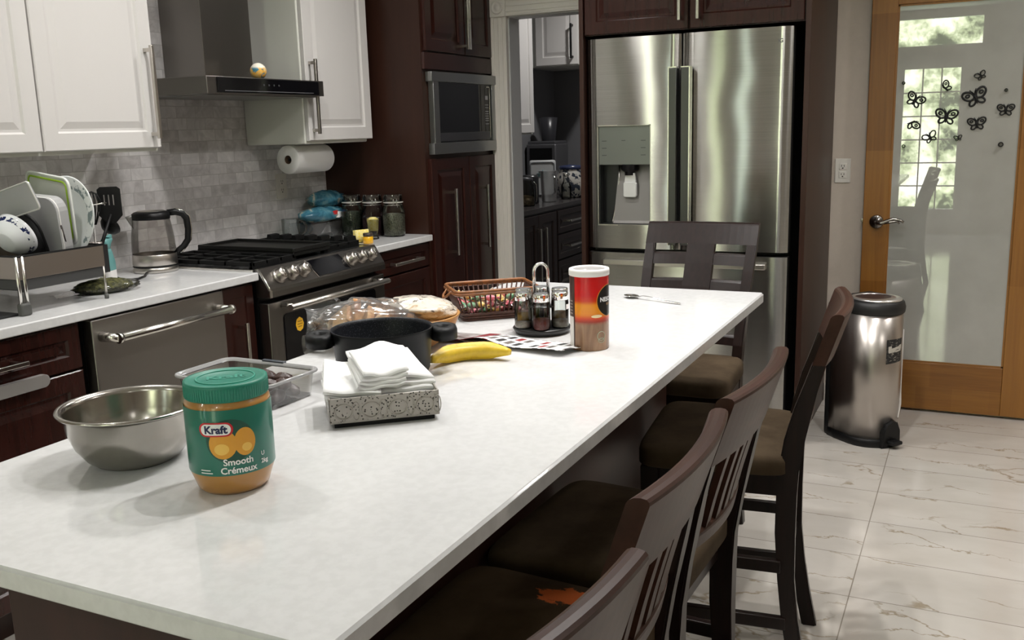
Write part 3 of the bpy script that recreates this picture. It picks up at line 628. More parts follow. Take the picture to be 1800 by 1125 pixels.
for k in range(7): y = 2.445+k*.07; mb.prism([(y-.014, .944), (y+.014, .944), (y+.008, .966), (y-.010, .963)], 3.36, 3.422, 'x')
obj('grate', mb, iron, ct, world=True)
for x, y, r in ((2.82, 2.53, .05), (2.82, 2.78, .045), (3.32, 2.53, .05), (3.32, 2.78, .04)):
    mb = MB(); mb.lathe([(r*1.2, .9203), (r*1.2, .926), (r, .928), (r, .934), (.001, .935)], 24, (x, y, 0)); obj('burner', mb, M('burner_cap', (.05, .05, .05), .45), ct, world=True)
mb = MB(); mb.box(2.952, 3.188, 2.40, 2.90, .934, .952, .004); mb.box(2.958, 3.182, 2.41, 2.42, .952, .966, .002)
mb.box(2.952, 3.188, 2.42, 2.885, .952, .957)
for y in (2.405, 2.89): mb.box(2.952, 3.188, y-.008, y+.006, .950, .968, .003)
for x in (2.956, 3.184): mb.box(x-.006, x+.006, 2.40, 2.895, .950, .968, .003)
for x in (2.97, 3.17):
    for y in (2.42, 2.88): mb.box(x-.01, x+.01, y-.01, y+.01, .9205, .936)
obj('griddle', mb, M('griddle_iron', (.010, .010, .009), .42, spec=.25), ct, world=True)
# ---------------------------------------------------------------- island
t = thing('kitchen_island', 'long kitchen island with espresso base and white quartz top', 'island', (1.72, .95, 0))
mb = MB(); mb.box(.885, 2.70, .812, 1.333, .08, .884, .002); mb.box(.92, 2.66, .85, 1.28, 0, .08); obj('base', mb, wood_side, t, world=True)
mb = MB(); mb.prism(rrect(1.0539, .40845, .012, 4, 1.72155, .94975), .884, .914, 'z', bev=.004); obj('quartz_top', mb, quartz, t, world=True)
# ---------------------------------------------------------------- refrigerator and its surround
t = thing('refrigerator_surround', 'espresso cabinet and side panels framing the refrigerator', 'cabinet', (4.5, 1.15, 0))
mb = MB(); mb.box(4.12, 4.884, .643, .665, 0, 2.44, .001); obj('side_panel', mb, wood_side, t, world=True)
mb = MB(); mb.box(4.12, 4.649, 1.632, 1.652, 0, 2.44, .001); obj('side_panel', mb, wood_side, t, world=True)
mb = MB(); mb.box(4.15, 4.88, .666, 1.631, 1.80, 2.44); obj('body', mb, wood_h, t, world=True)
FX = facing_x
for u0, u1, hu in ((.672, 1.148, 1.105), (1.154, 1.629, 1.185)):
    d_ = obj('door', panel_front(FX(4.15), u0, u1, 1.802, 2.43), wood, t, world=True); obj('handle', bar_handle(FX(4.13), hu, 2.0, .33), steel_b, d_, world=True)
t = thing('refrigerator', 'stainless french door refrigerator with water dispenser in left door', 'refrigerator', (4.5, 1.17, 0))
mb = MB(); mb.box(4.205, 4.86, .720, 1.616, .02, 1.775); obj('body', mb, black, t, world=True)
def fdoor(y0, y1, z0, z1, sag=.009, hole=None):
    mb = MB(); ym = (y0+y1)/2; hw = (y1-y0)/2; N = 18; ys_ = [y0+(y1-y0)*i/N for i in range(N+1)]
    def xf(y): k = (y-ym)/hw; return 4.129+sag*k*k+(.010*max(0, abs(k)-.955)/.045)
    zs_ = [z0, z1] if not hole else [z0, hole[2], hole[3], z1]
    if hole: ys_ = sorted(set(ys_+[hole[0], hole[1]]))
    for a, b in zip(ys_, ys_[1:]):
        for c, d in zip(zs_, zs_[1:]):
            if hole and hole[0]-1e-6 <= a and b <= hole[1]+1e-6 and c >= hole[2]-1e-6 and d <= hole[3]+1e-6: continue
            mb.f([mb.v(p) for p in ((xf(a), a, c), (xf(a), a, d), (xf(b), b, d), (xf(b), b, c))], 0, True)
    bmesh.ops.remove_doubles(mb.bm, verts=mb.bm.verts, dist=1e-5)
    o = [(xf(y), y) for y in ys_]
    for z in (z0, z1):
        mb.f([mb.v((x, y, z)) for x, y in o]+[mb.v((4.198, y1, z)), mb.v((4.198, y0, z))], 1)
    for y in (y0, y1): mb.f([mb.v(p) for p in ((xf(y), y, z0), (xf(y), y, z1), (4.198, y, z1), (4.198, y, z0))], 1)
    mb.f([mb.v(p) for p in ((4.198, y0, z0), (4.198, y1, z0), (4.198, y1, z1), (4.198, y0, z1))], 1)
    uv = mb.bm.loops.layers.uv.new('UVMap')
    for f_ in mb.bm.faces:
        for lp in f_.loops: lp[uv].uv = (lp.vert.co.z, lp.vert.co.y)
    return mb
HZ = (1.322, 1.570, .957, 1.403)
fs_side = M('fridge_edge', (.20, .195, .19), .4, .9)
LD = obj('left_door', fdoor(1.1865, 1.620, .848, 1.784, hole=HZ), [steelf, fs_side], t, world=True, recalc=False)
RD = obj('right_door', fdoor(.715, 1.1785, .848, 1.784), [steelf, fs_side], t, world=True, recalc=False)
FD = obj('freezer_drawer', fdoor(.715, 1.620, .10, .828, .005), [steelf, fs_side], t, world=True, recalc=False)
hm = M('fridge_handle', (.10, .10, .098), .3, 1.0)
for y0, y1, dd in ((1.190, 1.226, LD), (1.134, 1.172, RD)):
    mb = MB(); mb.box(4.084, 4.100, y0, y1, .875, 1.640, .003); mb.box(4.098, 4.14, y0+.004, y1-.004, 1.618, 1.638); mb.box(4.098, 4.14, y0+.004, y1-.004, .876, .896); h_ = obj('handle', mb, hm, dd, world=True)
    mb = MB(); ye = y1 if dd is LD else y0; mb.box(4.083, 4.126, ye-.002, ye+.002, .873, 1.643); mb.box(4.083, 4.126, y0, y1, 1.640, 1.644); obj('bright_edge', mb, steel_b, h_, world=True)
    mb = MB(); mb.box(4.106, 4.1262, y0+.001, y1-.001, .88, 1.638); obj('grip_shade', mb, dark, h_, world=True)  # dark slab standing in for the shade behind the handle
mb = MB(); mb.box(4.10, 4.13, .80, 1.54, .775, .80, .004)
for y in (.83, 1.51): mb.box(4.12, 4.14, y-.01, y+.01, .778, .797)
obj('handle', mb, steel, FD, world=True)
t2 = obj('dispenser', MB().box(4.136, 4.150, 1.324, 1.568, 1.228, 1.401, .002), M('dispenser_panel', (.17, .18, .165), .28, .6), LD, world=True)
mb = MB(); mb.box(4.130, 4.140, 1.568, 1.572, .955, 1.405); mb.box(4.130, 4.140, 1.320, 1.324, .955, 1.405); mb.box(4.130, 4.140, 1.320, 1.572, .953, .958); mb.box(4.130, 4.140, 1.320, 1.572, 1.401, 1.406); obj('bezel', mb, steel, t2, world=True)
mb = MB(); gm = M('dispenser_print', (.05, .055, .05), .6)
for k in range(3):
    for u in (1.345, 1.53): mb.box(4.1352, 4.1362, u, u+.022, 1.27+k*.032, 1.273+k*.032)
mb.box(4.1352, 4.1362, 1.44, 1.458, 1.335, 1.338); obj('print', mb, gm, t2, world=True)
mb = MB(); mb.box(4.195, 4.200, 1.324, 1.568, .957, 1.23); mb.box(4.14, 4.198, 1.324, 1.328, .957, 1.23); mb.box(4.14, 4.198, 1.564, 1.568, .957, 1.23); mb.box(4.14, 4.198, 1.324, 1.568, .955, .960); obj('niche', mb, M('niche_dark', (.012, .013, .013), .3), t2, world=True)
mb = MB(); mb.rings([[(4.148, 1.326, .962), (4.148, 1.505, .962), (4.193, 1.49, 1.10), (4.193, 1.326, 1.10)], [(4.150, 1.326, .962), (4.150, 1.505, .962), (4.195, 1.49, 1.228), (4.195, 1.326, 1.228)]]); obj('back_plate', mb, M('niche_plate', (.22, .21, .2), .4, .5), t2, world=True)
mb = MB(); mb.tube([(4.149, 1.508, .964), (4.175, 1.497, 1.07), (4.185, 1.488, 1.15), (4.185, 1.486, 1.228)], .004, 6); obj('bright_edge', mb, steel_b, t2, world=True)
mb = MB(); mb.lathe([(.040, 1.229), (.040, 1.205), (.030, 1.198), (.024, 1.195), (.024, 1.18), (.001, 1.18)], 20, (4.168, 1.43, 0)); obj('nozzle', mb, black, t2, world=True)
mb = MB(); mb.prism(rrect(.032, .035, .01, 4, 1.425, 1.115), 4.150, 4.165, 'x', bev=.003); mb.prism([(1.452, 1.15), (1.398, 1.15), (1.403, 1.19), (1.445, 1.19)], 4.155, 4.168, 'x'); obj('paddle', mb, M('paddle_grey', (.62, .62, .61), .3, .3), t2, world=True)
mb = MB(lambda a, b, w: (4.1335+.0045-w, .805-a, 1.727+b)); add_text(mb, lambda x, y: (x, y, .004), 'SAMSUNG', .022, .0006, 0); obj('lettering', mb, M('fridge_logo', (.10, .10, .10), .4), RD, world=True)
# ---------------------------------------------------------------- counter stools
suede = NT('brown_suede'); _o = suede.coord(); _n = suede.noise(_o, 5, 5, .65)
suede.put(suede.b.inputs['Base Color'], suede.ramp(_n, [(.32, (.036, .024, .014)), (.62, (.072, .051, .031))])); suede.b.inputs['Roughness'].default_value = .85; suede.b.inputs['Specular IOR Level'].default_value = .1; suede.bump(suede.noise(_o, 120, 2), .15); suede = suede.m
sued2 = NT('brown_suede_orange_stain'); _o = sued2.coord(); _n = sued2.noise(_o, 5, 5, .65); _s = sued2.sep(_o)
_c = sued2.ramp(_n, [(.32, (.036, .022, .011)), (.62, (.070, .046, .025))])
_nn = sued2.noise(sued2.mapv(_o, (1.4, .8, 1)), 34, 5, .7)
_dx = sued2.math('DIVIDE', sued2.math('SUBTRACT', _s[0], .148), .032); _dy = sued2.math('DIVIDE', sued2.math('ADD', sued2.math('SUBTRACT', _s[1], -.022), sued2.math('MULTIPLY', _dx, .012)), .052)
_rr = sued2.math('ADD', sued2.math('MULTIPLY', _dx, _dx), sued2.math('MULTIPLY', _dy, _dy)); _q = sued2.math('ADD', _rr, sued2.math('MULTIPLY', sued2.math('SUBTRACT', _nn, .5), 5.5))
_c = sued2.mix(sued2.ramp(_q, [(.70, (1, 1, 1)), (.92, (0, 0, 0))]), _c, (.50, .11, .028))
sued2.put(sued2.b.inputs['Base Color'], _c); sued2.b.inputs['Roughness'].default_value = .85; sued2.b.inputs['Specular IOR Level'].default_value = .1; sued2 = sued2.m
def stool(label, loc, rotz, group, kind=0, seatmat=None):
    t = thing('counter_stool', label, 'stool', loc, rotz, group)
    top = .968 if kind == 0 else 1.055; lean = .10 if kind == 0 else .19; wt = .200; wb = .186
    def yp(z):                                                # centre line of the rear posts
        if z > .58: k = (z-.58)/(top-.58); return -.160-lean*(k**1.35)
        k = (.58-z)/.58; return -.160+.010*math.sin(k*PI)-.05*k*k
    def xp(z): return wb+(wt-wb)*max(0, (z-.58)/(top-.58)) + .008*max(0, (.4-z)/.4)
    Z = [0, .1, .2, .3, .42, .52, .58, .66, .74, .80, .849] if kind == 0 else [0, .1, .2, .3, .42, .52, .58, .66, .74, .82, .90, .985]
    for s_ in (-1, 1):
        mb = MB(); rs = []
        for z in Z:
            hy = .024 if .3 < z < .7 else (.020 if z < .5 else .024-.009*min(1, (z-.7)/.12)); x = s_*(xp(z)-.016); y = yp(z)
            rs.append([(x-.017, y-hy, z), (x+.017, y-hy, z), (x+.017, y+hy, z), (x-.017, y+hy, z)])
        mb.rings(rs, sm=False); bmesh.ops.bevel(mb.bm, geom=[e for e in mb.bm.edges if abs((e.verts[0].co-e.verts[1].co).normalized().z) > .7], offset=.004, segments=2, affect='EDGES')
        obj('rear_leg', mb, chairdk, t)
        mb = MB(); rs = []
        for z, h in ((0, .017), (.3, .019), (.57, .022)): rs.append([(s_*.188+a*h, .172+b*h, z) for a, b in ((-1, -1), (1, -1), (1, 1), (-1, 1))])
        mb.rings(rs, sm=False); obj('front_leg', mb, chairdk, t)
        for z in (.335, .185):
            mb = MB(); mb.box(s_*.186-.010, s_*.186+.010, yp(z)+.01, .168, z-.016, z+.016, .003); obj('side_stretcher', mb, chairdk, t)
    mb = MB(); mb.box(-.175, .175, .162, .182, .235, .275, .003); obj('foot_rest', mb, chairdk, t)
    mb = MB(); mb.box(-.172, .172, yp(.3)-.008, yp(.3)+.010, .285, .315, .003); obj('back_stretcher', mb, chairdk, t)
    mb = MB(); mb.box(-.185, .185, -.150, .180, .515, .572, .003); obj('seat_frame', mb, chairdk, t)
    mb = MB()                                                 # puffed seat, wider at the front
    rs = []
    for z, k in ((.570, .975), (.575, 1.0), (.604, 1.0), (.615, .985), (.622, .945), (.626, .80), (.628, .40)):
        rs.append([(x_*k*(1+.06*(y_/.2)), .018+y_*k, z) for x_, y_ in ell(.212, .190, 48, p=8.0)])
    mb.rings(rs); obj('seat', mb, seatmat or suede, t)
    bow = .020 if kind == 0 else .018
    def rail(z0, z1, th, nm, mat, w=1.0):
        mb = MB(); N = 16; rs = []
        for i in range(N+1):
            u = -1+2*i/N; b_ = -bow*(1-u*u); h = th/2; prof_ = []
            for yy, zz in ((-h, z0), (h, z0), (h, z1-.009), (h*.86, z1-.0045), (h*.55, z1-.0012), (0, z1), (-h*.55, z1-.0012), (-h*.86, z1-.0045), (-h, z1-.009)): prof_.append((u*w*(xp((z0+z1)/2)-(.0 if nm == 'top_rail' else .03)), yp(zz)+b_+yy, zz))
            rs.append(prof_)
        mb.rings(rs, sm=False); o = obj(nm, mb, mat, t); return o
    if kind == 0:
        rail(.848, .970, .030, 'top_rail', chairw); rail(.668, .700, .022, 'lower_rail', chairw)
        for k in range(5):
            u = (-.56+.28*k); mb = MB(); rs = []
            for z in (.695, .75, .80, .855):
                x = u*(xp(z)-.03); y = yp(z)-bow*(1-u*u)
                rs.append([(x-.013, y-.006, z), (x+.013, y-.006, z), (x+.013, y+.006, z), (x-.013, y+.006, z)])
            mb.rings(rs, sm=False); obj('slat', mb, chairw, t)
    else:
        rail(.984, 1.058, .026, 'top_rail', chairdk); rail(.655, .69, .022, 'lower_rail', chairdk)
        for z in (.934, .847, .76): rail(z-.020, z+.020, .016, 'cross_slat', chairdk)
        mb = MB(); rs = []
        for z in (.68, .76, .84, .92, .99): rs.append([(-.049, yp(z)-bow-.013, z), (.049, yp(z)-bow-.013, z), (.049, yp(z)-bow+.013, z), (-.049, yp(z)-bow+.013, z)])
        mb.rings(rs, sm=False); obj('splat', mb, chairdk, t)
    return t
GRP = 'stools along the right side of the island'
s1 = stool('slat back stool with the orange stain on its brown seat', (1.217, .599, 0), 0, GRP, 0, sued2)
s0 = stool('nearest slat back stool, only its top rail in the bottom of the photo', (.746, .591, 0), -.20, GRP)
dup(s0, 'middle slat back stool, just past the stool with the stained seat', (1.678, .594, 0), -.04)
dup(s0, 'slat back stool turned edge-on in front of the steel trash can', (2.385, .545, 0), .11)
stool('stool with a grid back and wide splat at the far island end before the refrigerator', (2.995, .872, 0), PI/2, 'stool at the end of the island', 1)
# ---------------------------------------------------------------- pedal bin
t = thing('pedal_bin', 'stainless pedal bin with black lid beside the oak door', 'trash can', (4.335, .385, 0), -.70); t.scale = (.94, .94, 1.02)
mb = MB(); rs = []
def dsh(k, z, r=.127, back=.145): # D-shaped outline: round front (-y), flat back (+y)
    out = []
    for i in range(33):
        a = PI+PI*i/32; out.append((r*k*math.cos(a), -.02+r*k*math.sin(a)*1.05, z))
    out += [(r*k, .07, z), (r*k*.94, back*.85, z), (-r*k*.94, back*.85, z), (-r*k, .07, z)]; return out
binm = M('bin_steel', (.52, .48, .445), .30, 1.0, bump=(9, .12, .01))
mb.rings([dsh(1.0, .03), dsh(1.0, .30), dsh(.985, .572)]); obj('body', mb, binm, t)
mb = MB(); mb.rings([dsh(1.03, 0), dsh(1.05, .012), dsh(1.03, .034), dsh(1.0, .036)]); obj('base_ring', mb, black, t)
mb = MB(); mb.rings([dsh(1.0, .572), dsh(1.03, .577), dsh(1.04, .598), dsh(.99, .618), dsh(.90, .628)]); ld = obj('lid', mb, M('bin_black', (.012, .012, .012), .45), t)
mb = MB(); o1 = [(x*.107, -.03+y*.116) for x, y in ell(1, 1, 36)]; o2 = [(x*.082, -.01+y*.078) for x, y in ell(1, 1, 36)]
R_ = [[(x, y, z) for x, y in o_] for o_, z in ((o1, .626), (o1, .632), (o2, .634), (o2, .622))]; mb.rings(R_, True, False, False); obj('lid_rim', mb, M('bin_silver', (.66, .63, .60), .3, .8), ld)
mb = MB(); mb.rings([[(x, y, .628) for x, y in o2], [(x*.98, y*.98, .631) for x, y in o2]]); obj('lid_insert', mb, M('bin_wine', (.03, .012, .012), .4), ld)
mb = MB(); mb.box(-.120, .120, .09, .155, .0, .60, .012); mb.box(-.108, .108, .145, .162, .05, .585, .006); obj('back_housing', mb, M('bin_black', (.012, .012, .012), .45), t)
mb = MB(); mb.tube([(-.06, .175, .50), (-.06, .195, .50), (-.06, .195, .42), (-.06, .175, .42)], .006, 6); obj('rear_handle', mb, black, t)
mb = MB(); mb.prism([(-.055, .002), (.055, .002), (.052, .07), (.035, .105), (0, .118), (-.035, .105), (-.052, .07)], -.166, -.128, 'y', bev=.006); pd = obj('pedal_cover', mb, black, t)
mb = MB(); mb.box(-.03, .03, -.203, -.138, .018, .034, .005); obj('pedal', mb, black, pd)
lab = NT('bin_label_dark'); _o = lab.coord(); _n = lab.noise(lab.mapv(_o, (1, 1, 3)), 60, 3)
lab.put(lab.b.inputs['Base Color'], lab.ramp(_n, [(.40, (.008, .008, .008)), (.58, (.03, .03, .028)), (.66, (.30, .28, .24))])); lab.b.inputs['Roughness'].default_value = .6
mb = MB(); patch(mb, lambda x, y: ((.1275)*math.cos(-PI/2+.02+x/.127), -.02+(.1275)*1.05*math.sin(-PI/2+.02+x/.127), .42+y), [(-.045, -.055), (.048, -.048), (.050, .052), (-.044, .05)]); lb = obj('label', mb, lab.m, t)
mb = MB()
for dx, dy, w_, h_ in ((-.028, .008, .008, .012), (-.010, .004, .010, .008), (.012, .010, .012, .006), (.034, .012, .010, .010), (-.018, -.004, .016, .004), (.02, -.002, .02, .004)): patch(mb, lambda x, y: ((.1282)*math.cos(-PI/2+.02+x/.127), -.02+(.1282)*1.05*math.sin(-PI/2+.02+x/.127), .42+y), [(dx-w_, dy-h_), (dx+w_, dy-h_+.003), (dx+w_, dy+h_+.003), (dx-w_, dy+h_)])
obj('worn_print', mb, M('label_cream', (.55, .52, .46), .7), lb)
mb = MB(); mb.tube([(.128*math.cos(v), -.02+.133*math.sin(v), z) for v, z in ((-.92, .50), (-.90, .36), (-.90, .24), (-.95, .175), (-1.10, .125), (-1.16, .118))], [.003, .003, .004, .008, .004, .004], 6); obj('tape_strip', mb, M('bin_tape', (.62, .58, .54), .45), t)
# ---------------------------------------------------------------- things on the island
ZT = .914
def crumple(amp, seed, fr=1.0):
    r_ = random.Random(seed); K = [(Vector((r_.uniform(-1, 1), r_.uniform(-1, 1), r_.uniform(-1, 1)))*r_.uniform(4, 11)*fr, r_.uniform(0, 6)) for _ in range(9)]
    return lambda d: 1+amp*sum(abs(math.sin(k.dot(d)+p))-.6 for k, p in K)/3
# --- peanut butter jar
CAMA = lambda x, y: math.atan2(-y, -x)
jx, jy = .986, .939; ph = CAMA(jx, jy)
t = thing('peanut_butter_jar', 'large peanut butter jar with green lid and green label at the near island end', 'jar', (jx, jy, ZT))
pb = M('peanut_butter', (.42, .20, .045), .30, coat=.6); grn = M('label_green', (.010, .150, .105), .32, coat=.3); lidg = M('lid_green', (.012, .20, .135), .42)
mb = MB(); mb.lathe([(.001, .002), (.036, .002), (.044, .0), (.050, .006), (.054, .018), (.0582, .030), (.0588, .036), (.0592, .127), (.0585, .131), (.056, .134), (.054, .140)], 56); obj('jar_body', mb, pb, t)
mb = MB(); mb.lathe([(.0596, .033), (.0599, .034), (.0602, .126), (.0599, .127)], 72); lb = obj('label', mb, grn, t)
mb = MB(); mb.lathe([(.0545, .1355), (.0575, .1365), (.0577, .156), (.0575, .159), (.052, .160), (.050, .1585), (.001, .1588)], 64)
for i in range(90): a = 2*PI*i/90; mb.box(.0573*math.cos(a)-.0006, .0573*math.cos(a)+.0006, .0573*math.sin(a)-.0006, .0573*math.sin(a)+.0006, .138, .155)
l_ = obj('lid', mb, lidg, t)
mb = MB(); mb.tube([(.040*math.cos(a), .040*math.sin(a), .1590) for a in [2*PI*i/40 for i in range(40)]], .0012, 6, True); add_text(mb, lambda x, y: (x*math.cos(ph+PI/2)+(-y)*math.cos(ph), x*math.sin(ph+PI/2)+(-y)*math.sin(ph), .1594), 'Kraft', .026, .0006, 0); obj('lid_emboss', mb, M('lid_emboss_green', (.05, .33, .24), .4), l_)
mb = MB(); patch(mb, wrap((.0602), ph-.02, .083, .0003), ell(.033, .031, 30)); obj('dark_disc', mb, M('label_dark_green', (.006, .07, .045), .35), lb)
gold = M('label_gold', (.72, .33, .03), .35); gold2 = M('label_gold_light', (.86, .52, .10), .35)
mb = MB(); patch(mb, wrap((.0602), ph-.02, .083, .0006), ell(.019, .021, 26, -.010, -.004)); patch(mb, wrap((.0602), ph-.02, .083, .0005), ell(.015, .020, 26, .020, -.003)); n_ = obj('golden_ovals', mb, gold, lb)
mb = MB(); patch(mb, wrap((.0602), ph-.02, .083, .0008), ell(.010, .008, 20, -.012, -.011)); patch(mb, wrap((.0602), ph-.02, .083, .0008), ell(.007, .006, 18, .022, -.011)); obj('golden_gloss', mb, gold2, lb)
Lz = .1005; La = ph-.32
mb = MB(); patch(mb, wrap((.0602), La, Lz, .0012), rrect(.0235, .0100, .0098)); lg = obj('logo_border', mb, M('logo_red', (.55, .012, .02), .4), lb)
mb = MB(); patch(mb, wrap((.0602), La, Lz, .0015), rrect(.0205, .0078, .0076)); lw = obj('logo_field', mb, paperw, lg)
mb = MB(); add_text(mb, wrap((.0602), La, Lz-.0005, .0018), 'Kraft', .0150, .0006, .004); obj('logo_lettering', mb, M('logo_navy', (.010, .014, .07), .4), lw)
mb = MB(); add_text(mb, wrap((.0602), ph+.13, .0525, .0008), 'Smooth', .0130, .0003, .004); add_text(mb, wrap((.0602), ph+.13, .0405, .0008), 'Crémeux', .0130, .0003, .004)
for k in range(2): patch(mb, wrap((.0602), ph-.62, .041-k*.004, .0008), [(-.009, 0), (.006+k*.003, 0), (.006+k*.003, .0014), (-.009, .0014)])
add_text(mb, wrap((.0602), ph+.78, .045, .0008), '2kg', .009, .0002, .003); add_text(mb, wrap((.0602), ph+.74, .056, .0008), 'U', .009, 0, .003)
obj('label_lettering', mb, paperw, lb)
# --- steel mixing bowl
t = thing('mixing_bowl', 'empty stainless steel mixing bowl on the island beside the dishwasher side', 'bowl', (1.015, 1.165, ZT))
def bprof(o): return [(.060+o, .0015), (.072+o, .010), (.086+o, .030), (.095+o, .055), (.099+o, .080)]
mb = MB(); pr_ = [(.001, 0), (.060, 0)]+bprof(.0008)+[(.104, .0845), (.1085, .085), (.110, .0875), (.1085, .090), (.104, .0898), (.099, .086)]+[(r-.0012, z+.001) for r, z in bprof(0)][::-1]+[(.001, .0025)]
mb.lathe(pr_, 64); obj('bowl', mb, M('bowl_steel', (.42, .395, .36), .20, 1.0, bump=(60, .05)), t)
# --- plastic box of dates
t = thing('food_container', 'clear plastic container of dates with dark clips behind the peanut butter jar', 'container', (1.352, 1.233, ZT), -.03)
mb = MB(); R = lambda w, h, r, z: [(x, y, z) for x, y in rrect(w, h, r, 5)]
mb.rings([R(.060, .102, .016, .002), R(.066, .108, .018, .004), R(.071, .113, .02, .044), R(.0735, .1165, .02, .047)], True, True, False); obj('tub', mb, plastic_c, t)
mb = MB(); mb.tube(R(.0755, .118, .022, .050), .0035, 8, True); mb.rings([R(.0735, .1165, .02, .047), R(.077, .120, .022, .049), R(.077, .120, .022, .052), R(.0725, .1155, .02, .052), R(.070, .112, .018, .047)], True, False, False); obj('rim', mb, thin_glass('clear_rim', (.86, .85, .85), 3.0, .08, .30), t)
clipm = M('clip_slate', (.05, .058, .072), .35)
for sx, sy in ((1, .0), (-1, .0)): mb = MB(); mb.box(sx*.0765-.004, sx*.0765+.006, -.028, .028, .044, .0555, .002); obj('clip', mb, clipm, t)
datem = M('date_brown', (.060, .024, .016), .38, nz=(40, .55), bump=(70, .8, .004))
def date_mesh(seed):
    r_ = random.Random(seed); mb = MB(); ph_ = [r_.uniform(0, 6) for _ in range(3)]
    mb.ball((0, 0, 0), (.0235, .0135, .0118), 16, 10, fn=lambda d: 1+.07*math.sin(9*d.y+ph_[0])+.06*math.sin(11*d.z+ph_[1])); return mb
dk = [(-.045, -.07), (-.01, -.085), (.03, -.075), (.045, -.04), (.005, -.05), (-.035, -.03), (.02, -.012), (-.04, .015), (.0, .03), (.042, .01), (-.03, .055), (.015, .07), (.045, .055), (-.045, .085)]
base_ = None
for k, (dx, dy) in enumerate(dk+[(.03, -.062), (-.02, -.066), (.01, .05), (-.01, -.02), (.035, -.02), (-.03, .02), (.03, .03), (.0, -.088)]):
    c_, s_ = math.cos(-.03), math.sin(-.03); p = (1.352+dx*c_-dy*s_, 1.233+dx*s_+dy*c_, ZT+.0165+(.019 if k >= 14 else 0)); a = random.uniform(0, PI)
    if base_ is None: base_ = solo('date', date_mesh(3), datem, 'wrinkled dark brown date in the clear plastic container', 'date', p, (0, .1, a), 'dates in the clear container')
    else:
        o = base_.copy(); COL.objects.link(o); o.location = p; o.rotation_euler = (random.uniform(-.2, .2), random.uniform(-.2, .2), a)
# --- napkin tray
nx, ny, na = 1.360, .936, math.atan2(-.132, .111)
fil = NT('filigree_silver'); _o = fil.coord(); _vv = fil.node('ShaderNodeTexVoronoi'); _vv.inputs['Scale'].default_value = 210; fil.put(_vv.inputs['Vector'], _o)
_m = fil.ramp(_vv.outputs['Distance'], [(.20, (0, 0, 0)), (.30, (1, 1, 1))]); fil.put(fil.b.inputs['Base Color'], fil.mix(_m, (.012, .011, .010), (.36, .335, .30)))
fil.b.inputs['Metallic'].default_value = .3; fil.b.inputs['Roughness'].default_value = .38; fil.bump(_m, .8, .002)
t = thing('napkin_tray', 'silver filigree tray holding white paper napkins in the middle of the island', 'napkin holder', (nx, ny, ZT), na)
W2, D2 = .094, .076
mb = MB(); mb.box(-W2+.008, W2-.008, -D2+.008, D2-.008, 0, .009); obj('foot', mb, black, t)
mb = MB(); mb.box(-W2, W2, -D2, D2, .009, .013, .001); obj('bottom', mb, M('tray_silver', (.36, .335, .30), .4, .4), t)
for nm, b_ in (('front_wall', (-W2, W2, -D2, -D2+.003)), ('back_wall', (-W2, W2, D2-.003, D2)), ('end_wall', (-W2, -W2+.003, -D2, D2)), ('end_wall', (W2-.003, W2, -D2, D2))):
    mb = MB(); mb.box(*b_, .010, .053, .001); w_ = obj(nm, mb, fil.m, t)
    if nm == 'front_wall':
        mb = MB()
        for k in range(4):
            cx = -.070+.0465*k; mb.tube([(cx+.015*math.cos(a), -D2-.0008, .029+.013*math.sin(a)) for a in [2*PI*i/20 for i in range(20)]], .0014, 5, True)
            mb.tube([(cx+.021+.006*math.cos(a), -D2-.0008, .029+.016*math.sin(a)) for a in [2*PI*i/16 for i in range(16)]], .001, 5, True)
        obj('relief_rings', mb, M('tray_silver', (.36, .335, .30), .4, .4), w_)
napm = M('napkin_white', (.87, .87, .865), .9, bump=(160, .15))
def napkin(seed, w, d, th, curl, fan=0.0):
    r_ = random.Random(seed); a1, a2 = r_.uniform(0, 6), r_.uniform(.002, .004)
    mb = MB(); mb.grid(lambda u, v: (w*(u-.5)+fan*(v-.5)*(u-.5), d*(v-.5), curl*((u-.5)*2)**2*(1 if curl > 0 else 1)+a2*math.sin(2*u*PI*1.5+a1)*(.6+.4*v)), 12, 6, thick=th); return mb
def put_nap(seed, lx, ly, z, a, w, d, th, curl, rx=0.0, ry=0.0, fan=0.0, lab='white paper napkin'):
    c_, s_ = math.cos(na), math.sin(na)
    o = solo('paper_napkin', napkin(seed, w, d, th, curl, fan), napm, lab, 'napkin', (nx+lx*c_-ly*s_, ny+lx*s_+ly*c_, ZT+z), (rx, ry, na+a), 'paper napkins in the silver tray')
for k in range(5): put_nap(k, -.047, .010, .036+k*.0080, .05-.03*k, .098, .145, .0045, .002, .16, .06, lab='folded white napkin in the left half of the silver tray')
for k in range(6): put_nap(20+k, .034-.003*k, .006+.006*k, .044+k*.0086, -.06+.05*k, .122, .142, .0048, -.010, .24, -.03, -.02, lab='white napkin fanned out in the right half of the silver tray')
for k in range(4): put_nap(40+k, -.006+.002*k, -.016+.003*k, .074+k*.0066, .10+.04*k, .082, .084, .004, .005, .30, 0, lab='small white napkin in the stack topping the silver tray')
